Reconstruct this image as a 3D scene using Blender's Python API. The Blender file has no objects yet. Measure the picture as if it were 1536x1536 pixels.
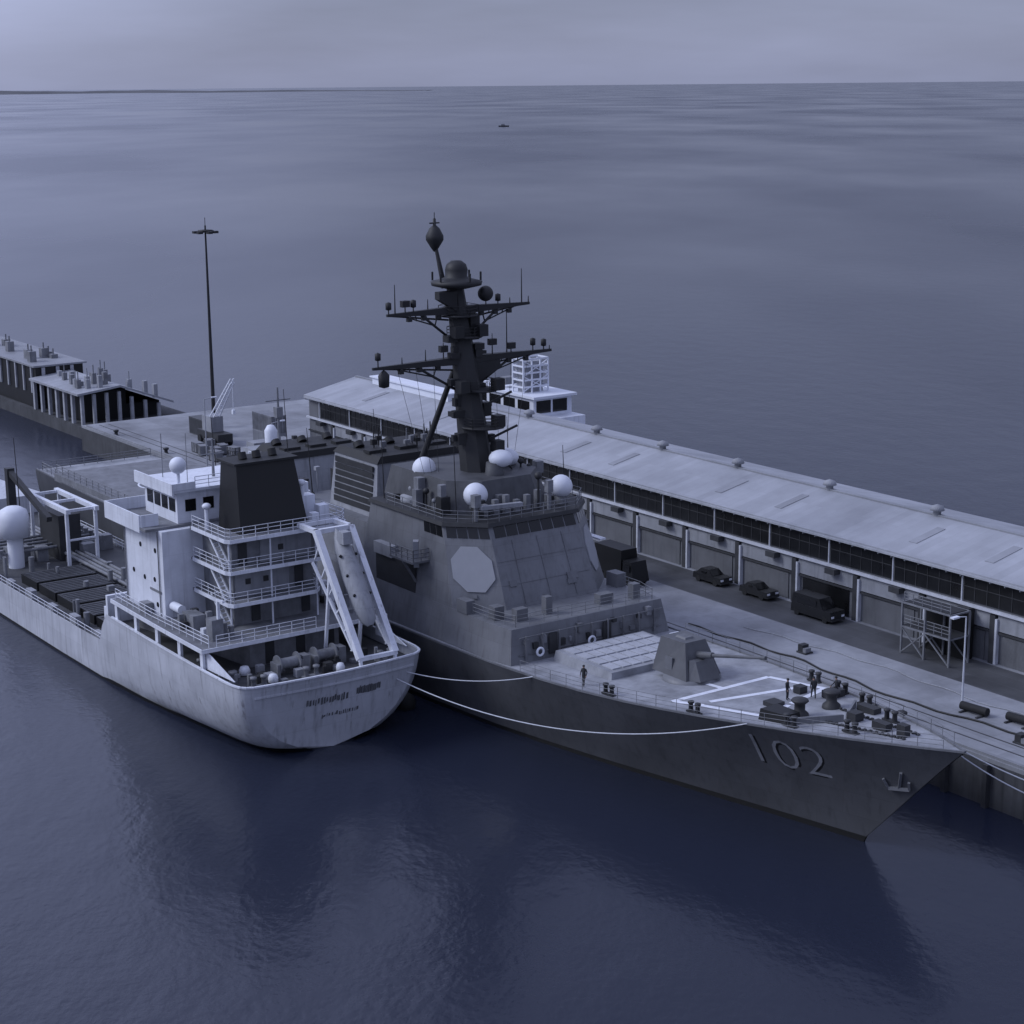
import bpy, math, random
from mathutils import Matrix, Vector
random.seed(7)
SC = bpy.context.scene
COL = SC.collection
R = math.radians

# ------------------------------------------------------------------ harbour frame
# s runs along the pier (towards the warship's bow), q runs from the water towards the pier, h is height over the water
TH = R(-54.9)
AX = Vector((math.cos(TH), math.sin(TH), 0)); NX = Vector((-AX.y, AX.x, 0))
def W(s, q, h): return AX * s + NX * q + Vector((0, 0, h))

# ------------------------------------------------------------------ materials
def mat(name, col, rough=.6, var=.25, scale=.6, metal=0., streak=0., bump=0., spec=.5, rib=None, plate=None, rust=0.):
    m = bpy.data.materials.new(name); m.use_nodes = True
    nt = m.node_tree; N = nt.nodes; L = nt.links
    b = N['Principled BSDF']; b.inputs['Roughness'].default_value = rough; b.inputs['Metallic'].default_value = metal
    b.inputs['Specular IOR Level'].default_value = spec
    tc = N.new('ShaderNodeTexCoord')
    n1 = N.new('ShaderNodeTexNoise'); n1.inputs['Scale'].default_value = scale; n1.inputs['Detail'].default_value = 6; n1.inputs['Roughness'].default_value = .65
    L.new(tc.outputs['Object'], n1.inputs['Vector'])
    mp = N.new('ShaderNodeMapping'); mp.inputs['Scale'].default_value = (1.6, 1.6, .12)
    n2 = N.new('ShaderNodeTexNoise'); n2.inputs['Scale'].default_value = 1.3; n2.inputs['Detail'].default_value = 5
    L.new(tc.outputs['Object'], mp.inputs['Vector']); L.new(mp.outputs[0], n2.inputs['Vector'])
    rp = N.new('ShaderNodeMapRange'); rp.inputs['From Min'].default_value = .3; rp.inputs['From Max'].default_value = .7
    rp.inputs['To Min'].default_value = 1 - var; rp.inputs['To Max'].default_value = 1 + var * .6
    L.new(n1.outputs['Fac'], rp.inputs['Value'])
    r2 = N.new('ShaderNodeMapRange'); r2.inputs['From Min'].default_value = .52; r2.inputs['From Max'].default_value = .75
    r2.inputs['To Min'].default_value = 1; r2.inputs['To Max'].default_value = 1 - streak
    L.new(n2.outputs['Fac'], r2.inputs['Value'])
    mu = N.new('ShaderNodeMath'); mu.operation = 'MULTIPLY'; L.new(rp.outputs[0], mu.inputs[0]); L.new(r2.outputs[0], mu.inputs[1])
    if plate:      # welded plates / sheets / slabs: slight tone change per panel and a fine joint line
        pw, ph, axes, joint, tone = plate
        sp = N.new('ShaderNodeSeparateXYZ'); L.new(tc.outputs['Object'], sp.inputs[0]); cb = N.new('ShaderNodeCombineXYZ')
        if axes == 'side':
            ad = N.new('ShaderNodeMath'); ad.operation = 'ADD'; L.new(sp.outputs['X'], ad.inputs[0]); L.new(sp.outputs['Y'], ad.inputs[1])
            L.new(ad.outputs[0], cb.inputs['X']); L.new(sp.outputs['Z'], cb.inputs['Y'])
        elif axes == 'roof':
            L.new(sp.outputs['Y'], cb.inputs['X']); L.new(sp.outputs['X'], cb.inputs['Y'])
        else:
            L.new(sp.outputs['X'], cb.inputs['X']); L.new(sp.outputs['Y'], cb.inputs['Y'])
        br = N.new('ShaderNodeTexBrick'); br.inputs['Scale'].default_value = 1.; br.inputs['Brick Width'].default_value = pw; br.inputs['Row Height'].default_value = ph
        br.inputs['Mortar Size'].default_value = .03; br.inputs['Mortar Smooth'].default_value = .4
        br.inputs['Color1'].default_value = (1 - tone,) * 3 + (1,); br.inputs['Color2'].default_value = (1 + tone * .6,) * 3 + (1,); br.inputs['Mortar'].default_value = (joint,) * 3 + (1,)
        L.new(cb.outputs[0], br.inputs['Vector'])
        m2 = N.new('ShaderNodeMath'); m2.operation = 'MULTIPLY'; L.new(mu.outputs[0], m2.inputs[0]); L.new(br.outputs['Color'], m2.inputs[1]); mu = m2
    vm = N.new('ShaderNodeVectorMath'); vm.operation = 'SCALE'; vm.inputs[0].default_value = col
    L.new(mu.outputs[0], vm.inputs['Scale']); out = vm.outputs[0]
    if rust:       # thin rust runs
        m4 = N.new('ShaderNodeMapping'); m4.inputs['Scale'].default_value = (2.6, 2.6, .09); L.new(tc.outputs['Object'], m4.inputs['Vector'])
        n4 = N.new('ShaderNodeTexNoise'); n4.inputs['Scale'].default_value = 1.1; n4.inputs['Detail'].default_value = 4; L.new(m4.outputs[0], n4.inputs['Vector'])
        r4 = N.new('ShaderNodeMapRange'); r4.inputs['From Min'].default_value = .62; r4.inputs['From Max'].default_value = .74; r4.inputs['To Max'].default_value = rust; L.new(n4.outputs['Fac'], r4.inputs['Value'])
        xm = N.new('ShaderNodeMix'); xm.data_type = 'RGBA'; L.new(r4.outputs[0], xm.inputs['Factor']); L.new(out, xm.inputs['A']); xm.inputs['B'].default_value = (.085, .07, .07, 1); out = xm.outputs['Result']
    L.new(out, b.inputs['Base Color'])
    rr = N.new('ShaderNodeMapRange'); rr.inputs['To Min'].default_value = max(0, rough - .12); rr.inputs['To Max'].default_value = min(1, rough + .12)
    L.new(n1.outputs['Fac'], rr.inputs['Value']); L.new(rr.outputs[0], b.inputs['Roughness'])
    if bump or rib:
        bp = N.new('ShaderNodeBump'); bp.inputs['Strength'].default_value = bump or .4; bp.inputs['Distance'].default_value = .08
        if rib:
            wv = N.new('ShaderNodeTexWave'); wv.wave_type = 'BANDS'; wv.bands_direction = rib[0]; wv.inputs['Scale'].default_value = rib[1]
            L.new(tc.outputs['Object'], wv.inputs['Vector']); L.new(wv.outputs['Fac'], bp.inputs['Height'])
        else:
            L.new(n1.outputs['Fac'], bp.inputs['Height'])
        L.new(bp.outputs[0], b.inputs['Normal'])
    return m
def g(v, t=1.): return (v * .92, v * .955, v * 1.05)       # cool grey
M = {
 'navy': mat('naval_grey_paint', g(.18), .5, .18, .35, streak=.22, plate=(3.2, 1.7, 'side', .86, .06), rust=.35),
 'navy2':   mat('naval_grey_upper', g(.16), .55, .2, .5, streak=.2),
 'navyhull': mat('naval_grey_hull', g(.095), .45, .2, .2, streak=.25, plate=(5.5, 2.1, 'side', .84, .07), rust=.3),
 'shade':   mat('dark_weather_grey', g(.085), .6, .3, .6, streak=.2),
 'stackg': mat('stack_grey', g(.33), .55, .18, .5, streak=.3, plate=(2.2, 1.4, 'side', .88, .05), rust=.3),
 'gunp':    mat('gun_house_paint', g(.11), .5, .2, .6, streak=.2),
 'number':  mat('faded_hull_number', g(.27), .6, .35, 1.2, streak=.3),
 'upright': mat('pale_upright_paint', g(.62), .5, .2, .8),
 'array':   mat('radar_panel_grey', g(.33), .6, .06, .8),
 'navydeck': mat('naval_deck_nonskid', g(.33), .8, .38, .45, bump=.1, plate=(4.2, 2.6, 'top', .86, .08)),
 'vls':     mat('launcher_hatch_paint', g(.44), .65, .18, .8),
 'mast':    mat('mast_dark_grey', g(.022), .6, .3, .8),
 'black':   mat('black_paint', g(.008), .5, .25, .6),
 'dark':    mat('dark_fittings', g(.035), .6, .3, .9),
 'soot':    mat('soot_black', g(.02), .7, .25, .6),
 'glass':   mat('dark_window_glass', g(.012), .12, .1, .5),
 'white': mat('white_ship_paint', g(.80), .45, .12, .5, streak=.18, plate=(3.4, 2.95, 'side', .92, .03), rust=.4),
 'tside': mat('white_hull_paint', g(.56), .42, .16, .3, streak=.28, plate=(5.8, 2.2, 'side', .88, .05), rust=.5),
 'tdeck':   mat('dark_deck_paint', g(.07), .7, .35, .6, bump=.1),
 'tdeck2': mat('weathered_deck_paint', g(.20), .7, .35, .6, bump=.1, plate=(3, 2, 'top', .85, .08)),
 'tgrey':   mat('grey_machinery', g(.22), .55, .35, .8, streak=.2),
 'radome':  mat('white_radome', g(.80), .5, .05, .6),
 'roof': mat('pale_sheet_roof', g(.38), .55, .26, .10, streak=0, plate=(9.2, 1.05, 'roof', .9, .09), rib=('X', 2.1), bump=.25),
 'roof2':   mat('weathered_sheet_roof', g(.30), .6, .25, .15, rib=('X', 2.1), bump=.25),
 'shedwall':mat('shed_wall_cladding', g(.16), .65, .22, .3, streak=.3),
 'panel':   mat('pale_wall_panel', g(.32), .6, .2, .5, streak=.25),
 'door':    mat('roller_door_steel', g(.14), .5, .2, .4, rib=('Z', 3.), bump=.3, streak=.25),
 'band':    mat('clerestory_glazing', g(.012), .3, .5, .4),
 'post':    mat('light_steel_post', g(.42), .5, .2, .8),
 'column':  mat('dark_steel_column', g(.05), .6, .3, .8),
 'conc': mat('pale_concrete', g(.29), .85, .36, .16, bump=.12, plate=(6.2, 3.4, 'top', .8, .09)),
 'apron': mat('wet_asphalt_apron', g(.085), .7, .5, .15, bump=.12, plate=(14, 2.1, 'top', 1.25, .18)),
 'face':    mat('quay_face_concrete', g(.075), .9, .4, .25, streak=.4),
 'rope':    mat('mooring_rope', g(.62), .8, .15, 2.),
 'paintw':  mat('white_deck_marking', g(.8), .6, .15, 1.5),
 'markd':   mat('dark_hull_lettering', g(.13), .6, .3, 2.),
 'skin':    mat('skin', (.32, .2, .15), .6, .1, 3.),
 'cloth':   mat('dark_work_clothes', g(.03), .85, .2, 3.),
 'land':    mat('distant_land', g(.10), .9, .3, .002),
 'car':     mat('dark_car_paint', g(.02), .3, .1, 1.),
 'tyre':    mat('tyre_rubber', g(.015), .8, .1, 2.),
}

# ------------------------------------------------------------------ mesh collector (coordinates in s, q, h)
class MB:
    def __init__(self): self.v = []; self.f = []; self.sm = []; self.cuts = []
    def cut(self): self.cuts.append((len(self.v), len(self.f))); return self
    def _add(self, vs, fs, smooth=False):
        o = len(self.v); self.v += [tuple(p) for p in vs]
        for f in fs: self.f.append([i + o for i in f]); self.sm.append(smooth)
        return self
    def box(self, s0, s1, q0, q1, h0, h1):
        if s0 > s1: s0, s1 = s1, s0
        if q0 > q1: q0, q1 = q1, q0
        return self.prism([(s0, q0), (s1, q0), (s1, q1), (s0, q1)], h0, None, h1)
    def prism(self, bot, h0, top, h1):
        n = len(bot); top = top or bot
        vs = [(a, b, h0) for a, b in bot] + [(a, b, h1) for a, b in top]
        fs = [[i, (i + 1) % n, n + (i + 1) % n, n + i] for i in range(n)] + [list(range(n))[::-1], list(range(n, 2 * n))]
        return self._add(vs, fs)
    def poly8(self, vs):   # eight corners, bottom four then top four
        return self._add(vs, [[0,1,5,4],[1,2,6,5],[2,3,7,6],[3,0,4,7],[3,2,1,0],[4,5,6,7]])
    def beam(self, p, q, w, d=None):
        d = d or w; p = Vector(p); q = Vector(q); ax = (q - p).normalized()
        u = ax.cross(Vector((0, 0, 1)));
        if u.length < 1e-3: u = Vector((1, 0, 0))
        u.normalize(); v = u.cross(ax)
        c = []
        for e in (p, q):
            c += [e - u*w/2 - v*d/2, e + u*w/2 - v*d/2, e + u*w/2 + v*d/2, e - u*w/2 + v*d/2]
        return self._add(c, [[0,1,5,4],[1,2,6,5],[2,3,7,6],[3,0,4,7],[3,2,1,0],[4,5,6,7]])
    def tube(self, p, q, r, r2=None, n=8):
        r2 = r if r2 is None else r2; p = Vector(p); q = Vector(q); ax = (q - p)
        if ax.length < 1e-6: return self
        ax.normalize(); u = ax.orthogonal().normalized(); v = ax.cross(u); vs = []
        for e, k in ((p, r), (q, r2)):
            for i in range(n):
                t = 2 * math.pi * i / n; vs.append(e + u * math.cos(t) * k + v * math.sin(t) * k)
        fs = [[i, (i+1) % n, n + (i+1) % n, n + i] for i in range(n)]
        self._add(vs, fs, True); return self._add(vs[:n], [list(range(n))[::-1]])._add(vs[n:], [list(range(n))])
    def line(self, pts, r, n=5):
        for a, b in zip(pts, pts[1:]): self.tube(a, b, r, n=n)
        return self
    def lathe(self, c, prof, n=20):
        vs = []; c = Vector(c)
        for r, h in prof:
            for i in range(n):
                t = 2 * math.pi * i / n; vs.append((c.x + r * math.cos(t), c.y + r * math.sin(t), c.z + h))
        fs = []
        for k in range(len(prof) - 1):
            for i in range(n): fs.append([k*n + i, k*n + (i+1) % n, (k+1)*n + (i+1) % n, (k+1)*n + i])
        return self._add(vs, fs, True)
    def ball(self, c, r, sq=1., n=20):
        return self.lathe(c, [(max(1e-3, r * math.sin(math.pi * k / 12)), -r * sq * math.cos(math.pi * k / 12)) for k in range(13)], n)
    def rail(self, pts, h=1.05, step=1.8, r=.03, bars=3):
        pts = [Vector(p) for p in pts]
        for a, b in zip(pts, pts[1:]):
            L = (b - a).length; k = max(1, round(L / step))
            for i in range(k + 1):
                p = a.lerp(b, i / k); self.tube(p, p + Vector((0, 0, h)), r, n=4)
            for j in range(bars):
                z = Vector((0, 0, h * (j + 1) / bars)); self.tube(a + z, b + z, r, n=4)
        return self
    def build(self, name, m, root, origin, parent=None):
        me = bpy.data.meshes.new(name); o0 = Vector(origin)
        me.from_pydata([tuple(Vector(p) - o0) for p in self.v], [], self.f)
        for p, s in zip(me.polygons, self.sm): p.use_smooth = s
        me.materials.append(M[m] if isinstance(m, str) else m); me.update()
        o = bpy.data.objects.new(name, me); COL.objects.link(o)
        if parent is not None: o.parent = parent
        else:
            o.matrix_world = Matrix.Translation(W(*origin)) @ Matrix.Rotation(TH, 4, 'Z')
        return o

class Thing:
    def __init__(s, name, label, cat, org, group=None):
        s.org = org; o = bpy.data.objects.new(name, None); COL.objects.link(o); s.root = o
        o.empty_display_size = .5
        o.matrix_world = Matrix.Translation(W(*org)) @ Matrix.Rotation(TH, 4, 'Z')
        o['label'] = label; o['category'] = cat
        if group: o['group'] = group
    def part(s, name, mb, m, parent=None, label=None):
        o = mb.build(name, m, None, s.org, parent or s.root)
        if label: o['label'] = label
        return o
def parts(th, name, mb, m, parent=None):
    # every piece between two cut() marks becomes a part of its own; without marks every closed box does
    if not mb.cuts:
        comp = list(range(len(mb.v)))
        def find(i):
            while comp[i] != i: comp[i] = comp[comp[i]]; i = comp[i]
            return i
        for f in mb.f:
            for k in f[1:]: comp[find(k)] = find(f[0])
        gr = {}
        for f, s in zip(mb.f, mb.sm): gr.setdefault(find(f[0]), []).append((f, s))
        pieces = list(gr.values())
    else:
        c = [x[1] for x in mb.cuts] + [len(mb.f)]; c = ([0] if c[0] else []) + c
        pieces = [list(zip(mb.f[a:b], mb.sm[a:b])) for a, b in zip(c, c[1:]) if b > a]
    out = []
    for pc in pieces:
        used = sorted({i for f, _ in pc for i in f}); ix = {u: k for k, u in enumerate(used)}
        n_ = MB(); n_.v = [mb.v[i] for i in used]; n_.f = [[ix[i] for i in f] for f, _ in pc]; n_.sm = [s for _, s in pc]
        out.append(th.part(name, n_, m, parent))
    return out
def single(name, label, cat, mb, m, org, group=None):
    o = mb.build(name, m, None, org); o['label'] = label; o['category'] = cat
    if group: o['group'] = group
    return o
def struct(name, mb, m, org=(0, 0, 0), kind='structure'):
    o = mb.build(name, m, None, org); o['kind'] = kind; return o
def dup(root, org, label, rot=0.):
    c = root.copy(); COL.objects.link(c)
    c.matrix_world = Matrix.Translation(W(*org)) @ Matrix.Rotation(TH + rot, 4, 'Z'); c['label'] = label
    def rec(a, b):
        for ch in list(a.children):
            d = ch.copy(); COL.objects.link(d); d.parent = b; rec(ch, d)
    rec(root, c); return c
def interp(tab, x):
    if x <= tab[0][0]: return tab[0][1]
    for (a, b), (c, d) in zip(tab, tab[1:]):
        if x <= c:
            t = (x - a) / (c - a); return b + (d - b) * t
    return tab[-1][1]
def smooth_tab(tab):
    # monotone-ish cubic through the table
    def fn(x):
        if x <= tab[0][0]: return tab[0][1]
        if x >= tab[-1][0]: return tab[-1][1]
        for i in range(len(tab) - 1):
            if x <= tab[i+1][0]:
                x0, y0 = tab[i]; x1, y1 = tab[i+1]
                d = (y1 - y0) / (x1 - x0)
                dm = d if i == 0 else (d + (y0 - tab[i-1][1]) / (x0 - tab[i-1][0])) / 2
                dp = d if i == len(tab) - 2 else (d + (tab[i+2][1] - y1) / (tab[i+2][0] - x1)) / 2
                if d == 0: dm = dp = 0
                t = (x - x0) / (x1 - x0); w = x1 - x0
                return (2*t**3-3*t*t+1)*y0 + (t**3-2*t*t+t)*w*dm + (-2*t**3+3*t*t)*y1 + (t**3-t*t)*w*dp
    return fn

# ================================================================== SEA, LAND
def water_material():
    m = bpy.data.materials.new('harbour_water'); m.use_nodes = True
    nt = m.node_tree; N = nt.nodes; L = nt.links; b = N['Principled BSDF']
    b.inputs['Base Color'].default_value = (.019, .0235, .041, 1); b.inputs['IOR'].default_value = 1.33
    ge = N.new('ShaderNodeNewGeometry')
    def noise(sc, det, stretch=(1, 1, 1)):
        mp = N.new('ShaderNodeMapping'); mp.inputs['Scale'].default_value = stretch; mp.inputs['Rotation'].default_value = (0, 0, R(25))
        n = N.new('ShaderNodeTexNoise'); n.inputs['Scale'].default_value = sc; n.inputs['Detail'].default_value = det
        L.new(ge.outputs['Position'], mp.inputs['Vector']); L.new(mp.outputs[0], n.inputs['Vector']); return n
    big = noise(.004, 4, (1, .45, 1))         # wind lanes and slicks
    med = noise(.25, 4, (1, .6, 1)); fine = noise(1.6, 3, (1, .7, 1))
    rg = N.new('ShaderNodeMapRange'); rg.inputs['From Min'].default_value = .35; rg.inputs['From Max'].default_value = .65
    rg.inputs['To Min'].default_value = .16; rg.inputs['To Max'].default_value = .30
    L.new(big.outputs['Fac'], rg.inputs['Value']); L.new(rg.outputs[0], b.inputs['Roughness'])
    ad = N.new('ShaderNodeMath'); ad.operation = 'MULTIPLY_ADD'; ad.inputs[1].default_value = .25
    L.new(fine.outputs['Fac'], ad.inputs[0]); L.new(med.outputs['Fac'], ad.inputs[2])
    bs = N.new('ShaderNodeMapRange'); bs.inputs['From Min'].default_value = .35; bs.inputs['From Max'].default_value = .65
    bs.inputs['To Min'].default_value = .16; bs.inputs['To Max'].default_value = .40
    L.new(big.outputs['Fac'], bs.inputs['Value'])
    # sheltered water in the lee of the pier: less ripple
    mc = N.new('ShaderNodeMapping'); mc.vector_type = 'POINT'; mc.inputs['Location'].default_value = (130 / 300, -560 / 400, 0); mc.inputs['Scale'].default_value = (1 / 300, 1 / 400, 0)
    L.new(ge.outputs['Position'], mc.inputs['Vector']); ln = N.new('ShaderNodeVectorMath'); ln.operation = 'LENGTH'; L.new(mc.outputs[0], ln.inputs[0])
    lr = N.new('ShaderNodeMapRange'); lr.interpolation_type = 'SMOOTHSTEP'; lr.inputs['From Min'].default_value = .2; lr.inputs['From Max'].default_value = 1.1; lr.inputs['To Min'].default_value = .25; lr.inputs['To Max'].default_value = 1.
    L.new(ln.outputs['Value'], lr.inputs['Value']); mlt = N.new('ShaderNodeMath'); mlt.operation = 'MULTIPLY'; L.new(bs.outputs[0], mlt.inputs[0]); L.new(lr.outputs[0], mlt.inputs[1]); bs = mlt
    bp = N.new('ShaderNodeBump'); bp.inputs['Distance'].default_value = .6
    L.new(bs.outputs[0], bp.inputs['Strength']); L.new(ad.outputs[0], bp.inputs['Height']); L.new(bp.outputs[0], b.inputs['Normal'])
    return m
M['water'] = water_material()
mb = MB(); SZ = 90000
ring = [0, 60, 200, 600, 2000, 8000, 30000, SZ]
n = 64; vs = [(0, 150, 0)]; fs = []
for r in ring[1:]:
    for i in range(n): vs.append((r * math.cos(2*math.pi*i/n), 150 + r * math.sin(2*math.pi*i/n), 0))
for i in range(n): fs.append([0, 1 + i, 1 + (i+1) % n])
for k in range(len(ring) - 2):
    for i in range(n): fs.append([1 + k*n + i, 1 + (k+1)*n + i, 1 + (k+1)*n + (i+1) % n, 1 + k*n + (i+1) % n])
me = bpy.data.meshes.new('sea'); me.from_pydata(vs, [], fs); me.materials.append(M['water'])
sea = bpy.data.objects.new('sea', me); COL.objects.link(sea); sea['kind'] = 'structure'

# low far shore along the left part of the horizon
vs = []; fs = []; k = 60
for i in range(k + 1):
    x = -9500 + 8600 * i / k; y = 21000 + 600 * math.sin(i * .4)
    hh = (44 + 7 * math.sin(i * .55) + 4 * math.sin(i * 1.7 + 1)) * (1 - .93 * (i / k) ** 1.8)
    vs += [(x, y, -1), (x, y + 500, max(3, hh)), (x, y + 1500, max(3, hh) * .8), (x, y + 2500, -1)]
for i in range(k):
    for j in range(3): fs.append([4*i + j, 4*i + 4 + j, 4*i + 5 + j, 4*i + 1 + j])
me = bpy.data.meshes.new('far_shore'); me.from_pydata(vs, [], fs); me.materials.append(M['land'])
o = bpy.data.objects.new('distant_hills', me); COL.objects.link(o); o['kind'] = 'structure'

# ================================================================== WARSHIP
BOW = -81.4; CQ = 96.0
sheer = smooth_tab([(0, 9.9), (4, 9.6), (12, 8.9), (24, 7.9), (31, 7.4), (39, 7.0), (60, 6.6), (110, 6.0), (156, 5.6)])
dk = smooth_tab([(0, .12), (4, 1.9), (12, 4.6), (24, 7.5), (31, 8.7), (39, 9.4), (52, 9.9), (70, 10), (120, 10), (140, 9.3), (156, 8.4)])
wl = smooth_tab([(0, .05), (6, 1.35), (15, 3.4), (26, 5.8), (37.8, 7.9), (50, 9.0), (65, 9.5), (110, 9.5), (130, 8.8), (147, 7.6)])
STEM = 9.5
def hull_half(d, t):
    d0 = STEM * (1 - t) ** .92; e = max(0., d - d0)
    a = wl(e); b = dk(e); tt = max(0, t) ** 1.25
    return a + (b - a) * tt
ship = Thing('warship', 'long dark grey warship with tall mast lying along the pier', 'warship', (-159, CQ, 0))
TT = [-.25, 0, .06, .2, .35, .5, .65, .8, .92, 1.0]
ds = [0, .6, 1.5, 3, 5, 7.5, 10.5, 14, 18, 23, 28, 34, 40, 50, 62, 80, 100, 120, 135, 147, 156 - 1e-6]
mb = MB(); cols = []
for sd in (-1, 1):
    vs = []
    for t in TT:
        t2 = max(0, t); d0 = STEM * (1 - t2) ** .92
        for u in ds:
            d = d0 + u * (155.6 - d0) / 155.6
            vs.append((BOW - d, CQ + sd * hull_half(d, t2), sheer(d) * t))
    nd = len(ds); fs = []
    for i in range(len(TT) - 1):
        for j in range(nd - 1):
            f = [i*nd + j, i*nd + j+1, (i+1)*nd + j+1, (i+1)*nd + j]
            fs.append(f if sd < 0 else f[::-1])
    mb._add(vs, fs, True)
# transom and stem plate
st = [(BOW - 155.6, CQ - hull_half(155.6, 0), -1.2), (BOW - 155.6, CQ + hull_half(155.6, 0), -1.2), (BOW - 155.6, CQ + hull_half(155.6, 1), 5.6), (BOW - 155.6, CQ - hull_half(155.6, 1), 5.6)]
mb._add(st, [[0, 1, 2, 3]])
for t in TT[:-1]: pass
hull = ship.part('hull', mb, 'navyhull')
# deck
mb = MB(); vs = []; fs = []
dd = [0, .6, 1.5, 3, 5, 8, 12, 16, 20, 24, 28, 33, 38, 44, 52, 62, 80, 100, 120, 135, 147, 155.6]
for d in dd:
    w = hull_half(d, 1)
    for k in (-1, -.5, 0, .5, 1): vs.append((BOW - d, CQ + w * k, sheer(d) - .02))
for i in range(len(dd) - 1):
    for j in range(4): fs.append([i*5 + j, i*5 + j + 1, i*5 + 6 + j, i*5 + 5 + j][::-1])
mb._add(vs, fs); deck = ship.part('deck', mb, 'navydeck')
# deck-edge coaming
mb = MB()
for sd in (-1, 1):
    for a, b in zip(dd, dd[1:]):
        mb.beam((BOW - a, CQ + sd * (hull_half(a, 1) - .08), sheer(a) + .05), (BOW - b, CQ + sd * (hull_half(b, 1) - .08), sheer(b) + .05), .16, .16)
ship.part('deck_edge', mb, 'navy', deck)
def D(s): return sheer(BOW - s)
# guard rails of the foredeck
for sd in (-1, 1):
    mb = MB(); pts = []
    for d in (1.5, 5, 9, 13, 17, 21, 25, 29, 33, 37, 41): pts.append((BOW - d, CQ + sd * (hull_half(d, 1) - .25), sheer(d)))
    mb.rail(pts, 1.05, 2.0, .022, 3); ship.part('guard_rail', mb, 'tgrey', deck)
# white markings painted on the foredeck
mb = MB()
def strip(p, q, w):
    (s0, q0), (s1, q1) = p, q; v = Vector((s1 - s0, q1 - q0, 0)).normalized(); u = Vector((-v.y, v.x, 0)) * w / 2
    k = 8
    for i in range(k):
        a = (s0 + (s1 - s0) * i / k, q0 + (q1 - q0) * i / k); b = (s0 + (s1 - s0) * (i+1) / k, q0 + (q1 - q0) * (i+1) / k)
        za, zb = D(a[0]) + .02, D(b[0]) + .02
        mb._add([(a[0] + u.x, a[1] + u.y, za), (b[0] + u.x, b[1] + u.y, zb), (b[0] - u.x, b[1] - u.y, zb), (a[0] - u.x, a[1] - u.y, za)], [[3, 2, 1, 0]])
for p, q in (((-106.8, 90.6), (-106.8, 101)), ((-106.8, 101), (-100.8, 101.6)), ((-104.6, 92.6), (-102.6, 100.6)), ((-106.8, 90.6), (-104.2, 91.6)),
             ((-104.4, 91.4), (-98.0, 92.8)), ((-98.2, 92.8), (-99.4, 96.2)), ((-99.5, 96.6), (-100.8, 101.4)), ((-106.8, 96.0), (-110.2, 96.0))):
    strip(p, q, .5)
ship.part('deck_marking', mb, 'paintw', deck)

# hull number: block figures laid on the flare of both bows
def hull_text(txt, s_start, h0, hgt, adv, mname, off, side=-1, dx=0, dh=0, grow=0):
    cu = bpy.data.curves.new('tmp', 'FONT'); cu.body = txt; cu.size = 1.; cu.resolution_u = 3; cu.offset = -.018 + grow
    ob = bpy.data.objects.new('tmp', cu); COL.objects.link(ob)
    dg = bpy.context.evaluated_depsgraph_get(); me = ob.evaluated_get(dg).to_mesh()
    import bmesh
    bm = bmesh.new(); bm.from_mesh(me); ob.evaluated_get(dg).to_mesh_clear()
    bmesh.ops.triangulate(bm, faces=bm.faces[:])
    for _ in range(2): bmesh.ops.subdivide_edges(bm, edges=[e for e in bm.edges if e.calc_length() > .12], cuts=1, use_grid_fill=False); bmesh.ops.triangulate(bm, faces=bm.faces[:])
    bm.verts.ensure_lookup_table()
    xs = [v.co.x for v in bm.verts]; x0, x1 = min(xs), max(xs)
    m2 = MB(); vs = []
    for v in bm.verts:
        fx = (v.co.x - x0) / (x1 - x0); s = s_start + adv * fx + dx; h = h0 + hgt * v.co.y / .7 + dh
        d = BOW - s; t = h / sheer(d)
        vs.append((s, CQ + side * (hull_half(d, t) + off), h))
    fs = [[v.index for v in f.verts] for f in bm.faces]
    m2._add(vs, fs); bm.free(); bpy.data.objects.remove(ob); bpy.data.curves.remove(cu)
    return m2
ship.part('hull_number', hull_text('102', -98.0, 5.05, 2.7, 5.9, 'paintw', .012), 'number', hull)
sh = hull_text('102', -98.0, 5.05, 2.7, 5.9, 'black', .006, dx=.12, dh=-.1, grow=.006)
ship.part('hull_number_shadow', sh, 'black', hull)
# boot-topping at the waterline
mb = MB()
for sd in (-1, 1):
    vs = []
    for t in (-.05, .055):
        t2 = max(0, t); d0 = STEM * (1 - t2) ** .92
        for u in ds: 
            d = d0 + u * (155.6 - d0) / 155.6; vs.append((BOW - d + .02, CQ + sd * (hull_half(d, t2) + .025), sheer(d) * t))
    nd = len(ds)
    mb._add(vs, [[j, j+1, nd + j+1, nd + j] if sd < 0 else [nd + j, nd + j+1, j+1, j] for j in range(nd - 1)], True)
ship.part('boot_topping', mb, 'black', hull)
# bow anchor in its pocket
mb = MB(); d = 4.9; ys = CQ - hull_half(d, .74); yb = CQ - hull_half(5.4, .6)
mb.beam((BOW - d, ys - .14, 7.1), (BOW - d - .5, yb - .1, 5.7), .2)
mb.beam((BOW - 4.6, CQ - hull_half(4.6, .6) - .12, 5.75), (BOW - 6.2, CQ - hull_half(6.2, .58) - .12, 5.5), .26)
mb.beam((BOW - 4.6, CQ - hull_half(4.6, .6) - .16, 5.75), (BOW - 4.45, CQ - hull_half(4.5, .68) - .16, 6.4), .18); mb.beam((BOW - 6.2, CQ - hull_half(6.2, .58) - .16, 5.5), (BOW - 6.4, CQ - hull_half(6.4, .66) - .16, 6.25), .18)
ship.part('anchor', mb, 'navy2', hull)

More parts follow.
